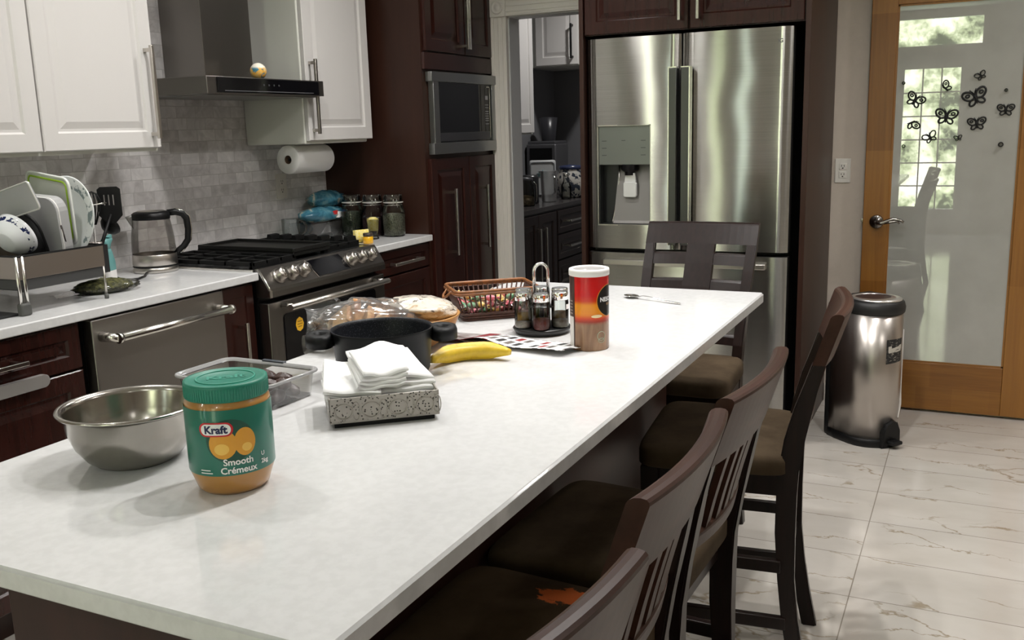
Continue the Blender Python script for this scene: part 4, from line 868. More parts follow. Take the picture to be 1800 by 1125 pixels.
# --- black casserole pot
px, py = 1.590, 1.080; pa = math.atan2(-.80, .60)
t = thing('casserole_pot', 'empty black speckled casserole pot with two loop handles on the island', 'pot', (px, py, ZT), pa)
speck = NT('speckled_black'); _v2 = speck.noise(speck.coord(), 420, 1); speck.put(speck.b.inputs['Base Color'], speck.ramp(_v2, [(.60, (.005, .006, .009)), (.68, (.045, .05, .06))])); speck.b.inputs['Roughness'].default_value = .42; speck.b.inputs['Specular IOR Level'].default_value = .25
mb = MB(); mb.lathe([(.001, 0), (.082, 0), (.090, .004), (.095, .014), (.1025, .094), (.1050, .098), (.1045, .100)], 64); obj('pot_outside', mb, M('pot_black', (.004, .0045, .0052), .45, spec=.22), t)
mb = MB(); mb.lathe([(.1045, .100), (.1015, .0995), (.100, .092), (.0925, .014), (.086, .006), (.001, .005)], 64); obj('pot_inside', mb, speck.m, t)
for s_ in (-1, 1):
    mb = MB(); outer = [(.098, .044), (.118, .041), (.136, .033), (.150, .018), (.154, 0), (.150, -.018), (.136, -.033), (.118, -.041), (.098, -.044)]
    inner = [(.112, .014), (.122, .017), (.131, .011), (.134, 0), (.131, -.011), (.122, -.017), (.112, -.014), (.110, -.008), (.110, .008)]
    A = []
    N = 28; oe = [(.120+.035*math.cos(a)*(1 if math.cos(a) > 0 else .62), .043*math.sin(a)*(1 if math.cos(a) > 0 else 1.0)) for a in [2*PI*i/N for i in range(N)]]; ie = [(.125+.013*math.cos(a), .016*math.sin(a)) for a in [2*PI*i/N for i in range(N)]]
    rr_ = [[(s_*x, y, z) for x, y in o_] for o_, z in ((ie, .074), (oe, .070), ([(x*1.0, y) for x, y in oe], .088), ([(.120+(x-.120)*.93, y*.94) for x, y in oe], .095), (ie, .095), (ie, .074))]
    mb.rings(rr_, True, False, False); obj('handle', mb, M('handle_black', (.005, .0055, .0062), .5, spec=.25), t)
# --- bread in a round wooden bowl behind the pot
bx, by = 1.835, 1.185
t = thing('wooden_bowl', 'round wooden bowl holding bagged bread behind the black pot', 'bowl', (bx, by, ZT))
wb_ = M('bowl_wood', (.50, .24, .06), .45, nz=(9, .45), stretch=(1, 1, 6))
mb = MB(); mb.lathe([(.001, 0), (.070, 0), (.074, .003), (.098, .020), (.120, .045), (.131, .070), (.133, .074), (.129, .075), (.115, .046), (.092, .024), (.068, .010), (.001, .009)], 56); obj('bowl', mb, wb_, t)
t = thing('bread_bag', 'clear plastic bag of crusty bread lying on the wooden bowl', 'bread', (bx-.03, by+.06, ZT+.040), -1.0)
crust = M('bread_crust', (.38, .12, .022), .7, nz=(22, .5), col2=(.66, .42, .20), bump=(60, .5))
bagm = thin_glass('bag_film', (.93, .93, .93), 3.0, .12, .07)
crumb = M('bread_crumb', (.60, .37, .17), .85, nz=(50, .3))
r_ = random.Random(5)
for k in range(6):
    q = Matrix.Translation((-.080+.030*k, .012*math.sin(k*2.3), .017+.008*math.sin(k*1.7))) @ Matrix.Rotation(.5+.5*math.sin(k*1.9), 4, 'X') @ Matrix.Rotation(.55+.25*math.cos(k*2.1), 4, 'Y')
    mb = MB(lambda a_, b_, c_: tuple(q @ Vector((c_, a_, b_)))); o1 = rrect(.042, .036, .014, 5); o2 = [(x*.93, y*.92) for x, y in o1]
    mb.rings([[(x, y, z) for x, y in o_] for o_, z in ((o2, -.0085), (o1, -.007), (o1, .007), (o2, .0085))], True, False, False, mi=0); mb.f([mb.v((x, y, .0085)) for x, y in o2], 1); mb.f([mb.v((x, y, -.0085)) for x, y in o2][::-1], 1)
    obj('bread_slice', mb, [crust, crumb], t)
mb = MB(); mb.ball((-.01, 0, .022), (.135, .092, .050), 44, 26, fn=crumple(.16, 5)); obj('plastic_bag', mb, bagm, t, recalc=True)
mb = MB(); mb.grid(lambda u, v: (-.085-.075*u+.008*math.sin(9*v+5*u), .05*math.sin(5*v+2*u)*(1-.3*u)+.012*math.sin(13*v), .070-.125*v*(.6+.5*u)+.008*math.sin(17*v+4*u)), 12, 16); obj('bag_tail', mb, bagm, t, recalc=False)
wrapm = NT('printed_wrapper'); _o = wrapm.coord(); _n = wrapm.noise(wrapm.mapv(_o, (1, 3, 1)), 18, 3, .6, 1.5); wrapm.put(wrapm.b.inputs['Base Color'], wrapm.ramp(_n, [(.36, (.10, .08, .07)), (.42, (.66, .60, .51)), (.58, (.72, .66, .57)), (.64, (.55, .42, .28))])); wrapm.b.inputs['Roughness'].default_value = .25; wrapm.b.inputs['Coat Weight'].default_value = .6
mb = MB(); mb.ball((0, 0, 0), (.080, .066, .027), 36, 20, fn=crumple(.14, 12)); solo('bread_wrapper', mb, wrapm.m, 'cream printed bread wrapper lying on the wooden bowl behind the pot', 'bread bag', (bx+.045, by-.025, ZT+.084), (.0, .14, -.9))
# --- banana
t = thing('banana', 'ripe yellow banana lying against the black pot', 'banana', (1.742, .966, ZT), math.atan2(-.12, .115))
ban = NT('banana_skin'); _o = ban.coord(); _n = ban.noise(_o, 34, 4, .7); ban.put(ban.b.inputs['Base Color'], ban.ramp(_n, [(.30, (.13, .07, .01)), (.36, (.62, .40, .02)), (.6, (.74, .51, .03))])); ban.b.inputs['Roughness'].default_value = .42
P = []; Rr = []
for i in range(15):
    k = i/14; a = -.95+1.9*k; P.append((.105*math.sin(a), .018-.115*(math.cos(a)-1)*-1-.0, .0200-.001*math.sin(k*PI))); Rr.append(.0205*(min(1, .42+2.4*k*(1), .40+2.6*(1-k))))
mb = MB(); mb.tube(P, Rr, 5, flat=.98); 
for f_ in mb.bm.faces: f_.smooth = True
bmesh.ops.subdivide_edges(mb.bm, edges=mb.bm.edges, cuts=1, smooth=.6); obj('fruit', mb, ban.m, t)
mb = MB(); mb.tube([P[0], (P[0][0]-.010, P[0][1]+.009, .0195), (P[0][0]-.022, P[0][1]+.020, .022)], [.0076, .0058, .0062], 8); obj('stem', mb, M('banana_stem', (.20, .15, .02), .6), t)
# --- flyer
fly = NT('flyer_print'); _o = fly.coord('UV') ; _o = fly.coord(); _s = fly.sep(_o)
_a = fly.math('FLOOR', fly.math('MULTIPLY', _s[0], 44.0)); _b = fly.math('FLOOR', fly.math('MULTIPLY', _s[1], 21.0)); _w = fly.white(fly.comb(_a, _b, 1.0)); _fx = fly.math('FRACT', fly.math('MULTIPLY', _s[0], 44.0)); _fy = fly.math('FRACT', fly.math('MULTIPLY', _s[1], 21.0))
_in = fly.math('MULTIPLY', fly.math('LESS_THAN', fly.math('ABSOLUTE', fly.math('SUBTRACT', _fx, .5)), .32), fly.math('LESS_THAN', fly.math('ABSOLUTE', fly.math('SUBTRACT', _fy, .5)), .36))
_c = fly.mix(fly.math('MULTIPLY', _in, fly.math('LESS_THAN', _w, .78)), (.84, .84, .84), fly.ramp(_w, [(0, (.03, .03, .03)), (.3, (.05, .045, .045)), (.45, (.30, .03, .03)), (.6, (.15, .13, .12)), (.78, (.35, .33, .33))], 'CONSTANT'))
_c = fly.mix(fly.math('LESS_THAN', _s[0], -.088), _c, (.22, .012, .02)); fly.put(fly.b.inputs['Base Color'], _c); fly.b.inputs['Roughness'].default_value = .38
t = thing('flyer', 'folded shopping flyer with red strip lying between banana and coffee canister', 'flyer', (1.925, .930, ZT), math.atan2(-.235, -.035))
mb = MB(); mb.grid(lambda u, v: (.29*(u-.5)+.02*v, .115*(v-.5), .004+.014*math.exp(-((u-.25)/.2)**2)*(1-v)+.010*u*(1-v)+.002*math.sin(9*u)), 24, 8, thick=.0008); obj('top_sheet', mb, fly.m, t)
mb = MB(); mb.grid(lambda u, v: (-.10-.13*u, .10*(v-.5)-.02*u, .0025+.010*math.sin(u*PI)*(1-v)), 10, 4, thick=.0008); obj('lower_sheet', mb, M('flyer_dark', (.11, .075, .07), .4, nz=(30, .7), col2=(.5, .47, .46)), t)
# --- wicker basket of candy
ka = math.atan2(-.141, .123); kx, ky = 2.228, 1.155
t = thing('wicker_basket', 'rectangular brown rattan basket full of wrapped candy on the far island end', 'basket', (kx, ky, ZT), ka)
rat = M('rattan', (.27, .095, .022), .42, nz=(60, .5)); ratd = M('rattan_dark', (.075, .024, .012), .5, nz=(60, .4))
W3, D3, H3 = .112, .080, .080
def brect(k, z): return [(x, y, z) for x, y in rrect(W3*k, D3*k, .018*k, 5)]
mb = MB(); mb.tube(brect(1.0, H3), .0045, 6, True); mb.tube(brect(1.02, H3-.006), .0042, 6, True)
n_ = 120
for i in range(n_): pass
obj('rim', mb, rat, t)
mb = MB()
for z, k in ((.004, .80), (.011, .815), (.018, .83)): mb.tube(brect(k, z), .0042, 6, True)
mb.rings([brect(.78, .001), brect(.79, .005)]); obj('base_weave', mb, ratd, t)
mb = MB(); lo, hi = rrect(W3*.80, D3*.80, .015, 5), rrect(W3, D3, .018, 5)
def along(o, n):
    L = []; m = len(o); tot = sum((Vector(o[i]+(0,))-Vector(o[(i+1) % m]+(0,))).length for i in range(m)); st = tot/n; acc = 0; nxt = 0
    for i in range(m):
        a = Vector(o[i]+(0,)); b = Vector(o[(i+1) % m]+(0,)); d_ = (b-a).length
        while nxt <= acc+d_ and len(L) < n: L.append(a.lerp(b, (nxt-acc)/d_ if d_ else 0)); nxt += st
        acc += d_
    return L
for a, b in zip(along(lo, 52), along(hi, 52)): mb.tube([(a.x, a.y, .012), (b.x, b.y, H3-.004)], .0023, 5)
obj('stakes', mb, ratd, t)
for s_ in (-1, 1):
    mb = MB(); mb.tube([(s_*W3, -.03, H3-.002), (s_*(W3+.016), -.018, H3-.018), (s_*(W3+.020), 0, H3-.024), (s_*(W3+.016), .018, H3-.018), (s_*W3, .03, H3-.002)], .0036, 6); obj('loop_handle', mb, rat, t)
cw = [('pink', (.75, .16, .22)), ('white', (.82, .80, .74)), ('yellow', (.80, .50, .06)), ('cream', (.75, .62, .42)), ('green', (.10, .30, .14)), ('red', (.55, .03, .03))]
def candy(): 
    mb = MB(); mb.ball((0, 0, 0), (.014, .0095, .0085), 14, 8)
    for s_ in (-1, 1): mb.grid(lambda u, v: (s_*(.012+.016*u), (.004+.011*u)*(2*v-1), .003*math.sin(14*v)*u), 3, 8, thick=.0004)
    return mb
protoc = {}
r_ = random.Random(11)
spots = [(-.075+.03*i, -.045+.03*j, .022+.016*l) for l in range(3) for i in range(6) for j in range(4) if r_.random() < (.95, .85, .5)[l]]
for k, (dx, dy, dz) in enumerate(spots):
    nm, c = cw[k % 6]; sc_ = .80+.06*(dz/.022-1); dx, dy = dx*sc_, dy*sc_; cc, ss = math.cos(ka), math.sin(ka); p = (kx+dx*cc-dy*ss, ky+dx*ss+dy*cc, ZT+dz); rot = (r_.uniform(-.5, .5), r_.uniform(-.4, .4), r_.uniform(0, 6))
    lab = f'{nm} wrapped candy among the sweets in the brown rattan basket'
    if nm not in protoc: protoc[nm] = solo('wrapped_candy', candy(), M('candy_'+nm, c, .22, coat=.5, nz=(60, .3), col2=tuple(.55*v+.2 for v in c)), lab, 'candy', p, rot, f'{nm} candies in the basket')
    else:
        o = protoc[nm].copy(); COL.objects.link(o); o.location = p; o.rotation_euler = rot
# --- spice carousel
sx, sy = 2.072, .938
t = thing('spice_rack', 'revolving spice rack with black base and chrome loop handle on the island', 'spice rack', (sx, sy, ZT))
mb = MB(); mb.lathe([(.001, 0), (.060, 0), (.066, .004), (.070, .010), (.0715, .014), (.069, .017), (.001, .017)], 48); obj('base', mb, M('rack_black', (.010, .010, .011), .35), t)
mb = MB(); mb.lathe([(.004, .0640), (.032, .0640), (.0325, .066), (.004, .0665)], 30)
mb.cyl((0, 0, .015), (0, 0, .105), .006, n=12); obj('ring_tier', mb, M('rack_black', (.010, .010, .011), .35), t)
va = CAMA(sx, sy)+PI/2; dvx, dvy = math.cos(va), math.sin(va)
mb = MB(); pts = [(-.017, .09), (-.017, .14)]+[(-.017*math.cos(a), .150+.019*math.sin(a)) for a in [PI*i/10 for i in range(11)]]+[(.017, .14), (.017, .09)]
mb.tube([(dvx*a, dvy*a, b) for a, b in pts], .0040, 10); obj('loop_handle', mb, chrome, t)
SP = [('white salt', (.75, .68, .62), .014), ('dark red chili', (.13, .018, .012), .026), ('grey pepper', (.22, .20, .17), .018), ('brown cumin', (.20, .11, .045), .028), ('green herb', (.10, .12, .05), .05), ('yellow turmeric', (.5, .28, .04), .025)]
a0 = CAMA(sx, sy)-.02
for k, (nm, c, fh) in enumerate(SP):
    a = a0+(k-1)*PI/3; p = (sx+.0515*math.cos(a), sy+.0515*math.sin(a), ZT+.0172)
    j = thing('spice_jar', ('small glass spice jar of %s in the revolving rack, ' % nm)+('front left', 'front middle', 'front right', 'back right', 'at the back', 'back left')[k], 'spice jar', p, a, 'spice jars in the revolving rack')
    mb = MB(); mb.lathe([(.001, .001), (.0185, 0), (.0205, .003), (.0210, .010), (.0210, .064), (.0190, .069), (.0185, .076)], 24); obj('glass', mb, glass, j)
    mb = MB(); mb.lathe([(.001, .002), (.0180, .002), (.0198, .006), (.0198, fh), (.001, fh+.002)], 20); obj('spice', mb, M('spice_%d' % k, c, .9, nz=(200, .3)), j)
    mb = MB(); mb.lathe([(.0190, .068), (.0202, .069), (.0202, .085), (.0190, .087), (.001, .0873)], 26); l_ = obj('lid', mb, chrome, j)
    mb = MB(); mb.lathe([(.001, .0873), (.0165, .0873), (.0165, .0880), (.001, .0882)], 22); obj('lid_disc', mb, M('lid_grey', (.12, .12, .12), .35), l_)
    if k == 2: mb = MB(); patch(mb, wrap(.0210, .3, .052, .0004), [(-.012, -.006), (.012, -.006), (.012, .006), (-.012, .006)]); obj('label', mb, paperw, j)
# --- instant coffee canister
cx, cy = 1.957, .768; R_ = .0435
t = thing('coffee_canister', 'tall red instant coffee canister with white lid on the island', 'canister', (cx, cy, ZT))
can = NT('canister_print'); _o = can.coord(); _z = can.sep(_o)[2]; _n = can.noise(can.mapv(_o, (30, 30, 6)), 1.0, 4, .6, 1.5)
_wd = can.ramp(_n, [(.35, (.20, .10, .05)), (.65, (.36, .21, .12))])
_c = can.ramp(_z, [(.066, (.30, .02, .005)), (.074, (.62, .05, .006)), (.084, (.80, .26, .01)), (.104, (.82, .30, .01)), (.112, (.60, .045, .01)), (.125, (.58, .012, .012))])
_c = can.mix(can.ramp(_z, [(.062, (0, 0, 0)), (.0635, (1, 1, 1))]), _wd, _c); can.put(can.b.inputs['Base Color'], _c); can.b.inputs['Roughness'].default_value = .25
mb = MB(); mb.lathe([(.001, .001), (.041, .001), (.0425, 0), (.0435, .003), (.0435, .170)], 56); bd = obj('body', mb, can.m, t)
mb = MB(); mb.lathe([(.0435, .1665), (.0452, .1675), (.0455, .178), (.0445, .1815), (.0415, .1825), (.0395, .1795), (.001, .1795)], 56); ld = obj('lid', mb, M('lid_white', (.80, .79, .77), .4), t)
mb = MB(); mb.lathe([(.001, .1797), (.036, .1797), (.036, .1803), (.001, .1803)], 40); obj('lid_window', mb, M('lid_smoke', (.34, .33, .32), .25), ld)
pc = CAMA(cx, cy)
mb = MB(); patch(mb, wrap(R_, pc-1.15, .085, .0004), [(-.018, -.082), (.0135, -.082), (.0135, .081), (-.018, .081)]); bk = obj('side_panel', mb, M('canister_brown', (.045, .018, .012), .3), bd)
mb = MB(); patch(mb, wrap(R_, pc-1.12, .04, .0007), [(-.014, -.034), (.0085, -.034), (.0085, .036), (-.014, .036)]); obj('nutrition_box', mb, M('canister_white', (.72, .70, .68), .4), bk)
mb = MB()
for k in range(5): patch(mb, wrap(R_, pc-1.10, .082+k*.007, .0007), [(-.010, 0), (.004, 0), (.004, .0025), (-.010, .0025)])
obj('small_print', mb, M('canister_grey', (.40, .34, .30), .5), bk)
ea = pc+.48+.030/R_; mb = MB(); patch(mb, wrap(R_, ea, .112, .0004), ell(.0335, .0345, 36)); em = obj('emblem', mb, M('emblem_black', (.010, .008, .007), .3), bd)
mb = MB(); patch(mb, wrap(R_, ea, .112, .0002), ell(.0350, .0360, 36)); obj('emblem_ring', mb, M('emblem_ring', (.72, .30, .03), .3), em)
mb = MB(); add_text(mb, wrap(R_, ea+.02, .115, .0008), 'NESCAFÉ', .0135, .0005, .003); obj('brand_lettering', mb, paperw, em)
mb = MB(); add_text(mb, wrap(R_, ea+.02, .104, .0008), 'RICH', .0075, .0002, .003); obj('sub_lettering', mb, M('emblem_tan', (.42, .27, .14), .4), em)
mb = MB(); patch(mb, wrap(R_, pc+.38, .0790, .0005), ell(.013, .0035, 20, 0, 0)); obj('sun_glow', mb, M('canister_cream', (.92, .74, .42), .3), bd)
mb = MB(); mb.tube([wrap(R_, pc+.62, .034, .0006)(.010*math.cos(a), .010*math.sin(a)) for a in [2*PI*i/18 for i in range(18)]], .0007, 4, True); mb.tube([wrap(R_, pc+.62, .024, .0006)(.008*math.cos(a), .005*math.sin(a)) for a in [2*PI*i/14 for i in range(14)]], .0007, 4, True); obj('round_seal', mb, M('seal_green', (.42, .45, .32), .5), bd)
# --- spoon
mb = MB(); sp = [(0, .000, .0030), (.02, 0, .0028), (.045, 0, .006), (.07, 0, .011), (.11, 0, .010), (.15, 0, .006), (.19, 0, .0035), (.20, 0, .0035)]
mb.tube(sp[2:], [.0028, .0024, .0026, .0032, .0042, .0036], 8, flat=.45)
mb.grid(lambda u, v: (.050*u, .017*math.sin(PI*min(.999, max(.001, u)))**.55*(2*v-1), .0075-.0062*(1-(2*v-1)**2)*math.sin(PI*u)+.001), 12, 8, thick=.0009)
solo('spoon', mb, chrome, 'steel teaspoon lying on the far right end of the island', 'spoon', (2.588, .905, ZT), (0, 0, math.atan2(-.195, -.075)))
# ---------------------------------------------------------------- things on the wall side worktop
# --- dish rack
x0, x1, y0, y1 = 1.797, 2.098, 2.452, 2.86
t = thing('dish_rack', 'stainless two tier dish rack with grey feet on the left worktop', 'dish rack', (1.95, 2.65, ZT))
mb = MB(); bz = 1.018; tz = 1.085
for b_ in ((x0, x1, y0, y0+.002), (x0, x1, y1-.002, y1), (x0, x0+.002, y0, y1), (x1-.002, x1, y0, y1)): mb.box(*b_, bz, tz, .0008)
obj('side_band', mb, M('rack_steel', (.44, .40, .36), .33, 1.0), t, world=True)
mb = MB(); mb.tube([(x0, y0, tz), (x1, y0, tz), (x1, y1, tz), (x0, y1, tz)], .003, 6, True); obj('top_rim', mb, black, t, world=True)
mb = MB(); mb.box(x0+.003, x1-.003, y0+.003, y1-.003, .985, 1.018, .004); obj('drip_tray', mb, M('tray_charcoal', (.05, .05, .05), .5), t, world=True)
mb = MB()
for k in range(14): x = x0+.015+k*(x1-x0-.03)/13; mb.tube([(x, y0+.01, 1.022), (x, y0+.08, 1.022), (x, y0+.09, 1.06), (x, y0+.10, 1.022), (x, y1-.02, 1.022)], .0018, 5)
obj('wire_grid', mb, steel, t, world=True)
for lx, ly in ((x0+.003, y0+.004), (x0+.003, y1-.01)):
    mb = MB(); 
    for dx in (-.008, .012): mb.cyl((lx+dx, ly-.004, .925), (lx+dx, ly-.004, 1.085), .0055, n=10)
    l_ = obj('leg', mb, steel_b, t, world=True); mb = MB(); mb.box(lx-.015, lx+.019, ly-.014, ly+.010, .914, .951, .006); obj('foot', mb, rubber, l_, world=True)
for lx, ly in ((x1-.004, y0+.004), (x1-.004, y1-.01)):
    mb = MB(); mb.cyl((lx, ly, .922), (lx, ly, 1.02), .0035, n=10); l_ = obj('leg', mb, steel, t, world=True); mb = MB(); mb.cyl((lx, ly, .914), (lx, ly, .930), .0065, n=12); obj('foot', mb, rubber, l_, world=True)
mb = MB(); mb.box(1.52, 1.80, 2.47, 2.87, .914, .921, .003); solo('drying_mat', mb, M('mat_black', (.012, .012, .012), .9), 'black mat under the left end of the dish rack', 'mat')
# --- bowl lying on its side
q = Matrix.Rotation(math.radians(78), 4, 'Y') @ Matrix.Rotation(math.radians(-30), 4, 'X')
bwl = NT('bowl_white_blue'); _o = bwl.coord(); _s = bwl.sep(_o); _n = bwl.noise(_o, 70, 3); _band = bwl.math('MULTIPLY', bwl.math('GREATER_THAN', _s[2], .030), bwl.math('LESS_THAN', _s[2], .043)); _mk = bwl.math('MULTIPLY', _band, bwl.ramp(_n, [(.50, (0, 0, 0)), (.53, (1, 1, 1))]))
bwl.put(bwl.b.inputs['Base Color'], bwl.mix(_mk, (.80, .82, .84), (.015, .025, .09))); bwl.b.inputs['Roughness'].default_value = .15; bwl = bwl.m
mb = MB(); mb.lathe([(.001, 0), (.030, .0), (.034, .002), (.052, .018), (.064, .042), (.0675, .052), (.066, .053), (.060, .042), (.048, .020), (.030, .005), (.001, .004)], 48)
o = solo('cereal_bowl', mb, bwl, 'white bowl with blue rim pattern lying tilted in the dish rack', 'bowl', (1.838, 2.550, 1.118)); o.rotation_euler = (math.radians(20), math.radians(62), math.radians(28))
# --- clear tray leaning over the rack
def slab(name, label, cat, c, w, h, r, th, mat, rot, rim=None, rimw=.006, emb=None):
    """a rounded tray: w across, h tall, standing; its face looks along local -X"""
    t_ = thing(name, label, cat, c); t_.rotation_euler = rot
    mb = MB(); mb.prism(rrect(w, h, r, 5), -th/2, th/2, 'x', bev=min(.0015, th*.3)); obj('panel', mb, mat, t_)
    if rim: mb = MB(); mb.tube([(-th*.3, y, z) for y, z in rrect(w-.001, h-.001, r, 5)], rimw, 6, True); obj('rim', mb, rim, t_)
    if emb: mb = MB(); mb.tube([(-th/2, y, z) for y, z in rrect(w-.013, h-.013, max(.004, r-.007), 5)], .0034, 6, True); obj('raised_edge', mb, emb, t_)
    return t_
rd = math.radians
limem = M('lime_gasket', (.34, .55, .03), .5); clr = thin_glass('rack_clear', (.86, .86, .85), 2.0, .12, .34)
slab('clear_lid', 'clear plastic tray lid leaning out over the left end of the dish rack', 'lid', (1.90, 2.575, 1.232), .118, .043, .010, .006, clr, (rd(-12), rd(-14), rd(-4)), M('clear_edge', (.62, .61, .58), .3), .0025)
slab('container_lid', 'white container lid with lime green gasket standing in the dish rack', 'lid', (2.062, 2.618, 1.202), .108, .105, .024, .007, M('lid_offwhite', (.60, .62, .56), .4), (rd(7), rd(-6), rd(-6)), M('lid_edge', (.78, .80, .76), .4), .004, limem)
t = thing('dinner_plate', 'white dinner plate with grey floral rim standing behind the green edged lid', 'plate', (2.110, 2.600, 1.165)); t.rotation_euler = (0, rd(-82), rd(0))
plm = NT('plate_floral'); _o = plm.coord(); _s = plm.sep(_o); _r2 = plm.math('SQRT', plm.math('ADD', plm.math('MULTIPLY', _s[0], _s[0]), plm.math('MULTIPLY', _s[1], _s[1]))); _n = plm.noise(_o, 34, 4)
_mk = plm.math('MULTIPLY', plm.math('MULTIPLY', plm.math('GREATER_THAN', _r2, .092), plm.math('LESS_THAN', _r2, .125)), plm.ramp(_n, [(.52, (0, 0, 0)), (.58, (1, 1, 1))])); plm.put(plm.b.inputs['Base Color'], plm.mix(_mk, (.80, .82, .82), (.22, .27, .28))); plm.b.inputs['Roughness'].default_value = .15
mb = MB(); mb.lathe([(.001, 0), (.075, 0), (.085, .004), (.130, .016), (.132, .018), (.128, .0185), (.085, .008), (.075, .0035), (.001, .0035)], 56); obj('plate', mb, plm.m, t)
slab('square_tub', 'grey translucent square tub standing in the dish rack', 'container', (1.998, 2.582, 1.150), .092, .095, .040, .040, thin_glass('tub_grey', (.62, .62, .60), 2.0, .12, .45), (rd(4), rd(-6), rd(0)), M('tub_edge', (.74, .73, .70), .4), .0025)
slab('black_pan_lid', 'black oval baking dish lid standing between bowl and grey tub', 'lid', (1.945, 2.585, 1.120), .066, .086, .058, .006, M('dish_black', (.03, .03, .03), .2), (rd(6), rd(-20), rd(0)), black, .005)
mb = MB(); mb.tube([(2.0, 2.497, 1.10), (1.985, 2.49, 1.155), (1.985, 2.51, 1.165), (1.988, 2.53, 1.163)], .004, 6); solo('jar_clasp', mb, M('clasp_wire', (.05, .04, .035), .4), 'dark wire clasp resting against the grey tub in the dish rack', 'wire clasp')
# --- utensils
t = thing('utensil_holder', 'black utensil holder hooked to the right end of the dish rack', 'utensil holder', (2.20, 2.62, .99))
mb = MB(); mb.rings([[(2.104+x, 2.52+y, z) for x, y in ((0, 0), (.07, 0), (.07, .16), (0, .16))] for z in (.985, 1.075)]+[[(2.108+x, 2.524+y, z) for x, y in ((0, 0), (.062, 0), (.062, .152), (0, .152))] for z in (1.075, .992)], True, True, True, sm=False); obj('cup', mb, M('holder_black', (.014, .014, .015), .4), t, world=True)
mb = MB(); mb.tube([(2.112, 2.50, 1.08), (2.116, 2.505, 1.205), (2.150, 2.50, 1.208), (2.170, 2.50, 1.208)], .0028, 6); obj('wire_hook', mb, steel_b, t, world=True)
def utensil(name, label, base, head, shape, tiltpts=None):
    t_ = thing(name, label, 'utensil', base)
    mb = MB(); mb.tube([(0, 0, 0), tuple((Vector(head)-Vector(base))*.5), tuple(Vector(head)-Vector(base))], [.006, .005, .005], 8); obj('handle', mb, M('nylon_black', (.005, .005, .005), .5, spec=.25), t_)
    shape(t_, Vector(head)-Vector(base)); return t_
def sp_head(t_, h):
    mb = MB(lambda a, b, w: (h.x+a*.60+w*.8, h.y-a*.80+w*.6, h.z+b)); wv = .037
    sl = (-.018, -.004, .010)
    xs_ = [-.036]+[v for s_ in sl for v in (s_-.0, s_+.004)]+[.036]
    for i, (a, b) in enumerate(zip(xs_, xs_[1:])):
        top_ = .082
        if i % 2 == 0: mb.box(a, b, -.004, top_, -.002, .002)
        else: mb.box(a, b, -.004, .030, -.002, .002); mb.box(a, b, .064, top_, -.002, .002)
    mb.prism([(-.036, -.004), (.036, -.004), (.012, -.03), (-.012, -.03)], -.002, .002, 'z'); mb.prism([(-.036, .082), (.036, .082), (.026, .090), (-.026, .090)], -.002, .002, 'z')
    obj('slotted_blade', mb, M('nylon_black', (.005, .005, .005), .5, spec=.25), t_)
utensil('spatula', 'black slotted spatula standing in the utensil holder', (2.150, 2.565, 1.00), (2.235, 2.558, 1.165), sp_head)
def la_head(t_, h):
    mb = MB(); q = Matrix.Rotation(rd(60), 4, 'Y'); mb.lathe([(.001, -.022), (.020, -.018), (.032, -.006), (.036, .006), (.033, .006), (.018, -.014), (.001, -.018)], 22, (h.x+.01, h.y, h.z), M4=q); obj('ladle_cup', mb, M('nylon_black', (.005, .005, .005), .5, spec=.25), t_)
utensil('ladle', 'black ladle standing in the utensil holder under the spatula', (2.165, 2.575, 1.00), (2.243, 2.590, 1.125), la_head)
def wh_head(t_, h):
    mb = MB()
    for k in range(6): a = PI*k/6; mb.tube([(h.x+.026*math.cos(a)*s_, h.y+.026*math.sin(a)*s_, h.z+z) for s_, z in ((.15, -.03), (.8, .015), (1, .045), (.6, .07), (0, .078), (-.6, .07), (-1, .045), (-.8, .015), (-.15, -.03))], .0016, 5)
    obj('whisk_loops', mb, M('nylon_black', (.005, .005, .005), .5, spec=.25), t_)
utensil('whisk', 'black balloon whisk standing behind the spatula in the holder', (2.135, 2.60, 1.00), (2.190, 2.585, 1.165), wh_head)
t = thing('cutlery_sleeve', 'short perforated silver strainer cup in the utensil holder', 'strainer', (2.140, 2.535, .995))
mb = MB(); mb.lathe([(.001, 0), (.018, 0), (.021, .09), (.020, .09), (.017, .003), (.001, .002)], 20); perf = NT('perforated_steel'); _vv = perf.node('ShaderNodeTexVoronoi'); _vv.inputs['Scale'].default_value = 220; perf.put(_vv.inputs['Vector'], perf.coord()); perf.put(perf.b.inputs['Base Color'], perf.ramp(_vv.outputs['Distance'], [(.3, (.05, .04, .04)), (.4, (.62, .55, .50))])); perf.b.inputs['Metallic'].default_value = .8; perf.b.inputs['Roughness'].default_value = .35; obj('cup', mb, perf.m, t)
# --- teal bottle
t = thing('spray_bottle', 'teal plastic bottle with white label between dish rack and kettle', 'bottle', (2.320, 2.700, ZT), .4)
teal = M('teal_plastic', (.12, .30, .29), .4)
mb = MB(); mb.rings([[(x, y, z) for x, y in ell(a, b, 24, p=3)] for z, a, b in ((0, .030, .020), (.006, .033, .022), (.075, .033, .022), (.11, .022, .017), (.122, .017, .014))]); obj('body', mb, teal, t)
mb = MB(); mb.rings([[(x+dx, y, z) for x, y in ell(a, b, 20, p=3)] for z, a, b, dx in ((.12, .015, .013, 0), (.140, .020, .015, .004), (.150, .030, .014, .012), (.156, .026, .012, .014))]); mb.prism([(.03, .152), (.044, .158), (.040, .168), (.02, .160)], -.006, .006, 'y'); obj('cap', mb, teal, t)
mb = MB(); mb.rings([[(x, y, z) for x, y in ell(.0335, .0225, 24, p=3)] for z in (.006, .048)], True, False, False); obj('label', mb, M('bottle_label', (.74, .72, .70), .6), t)
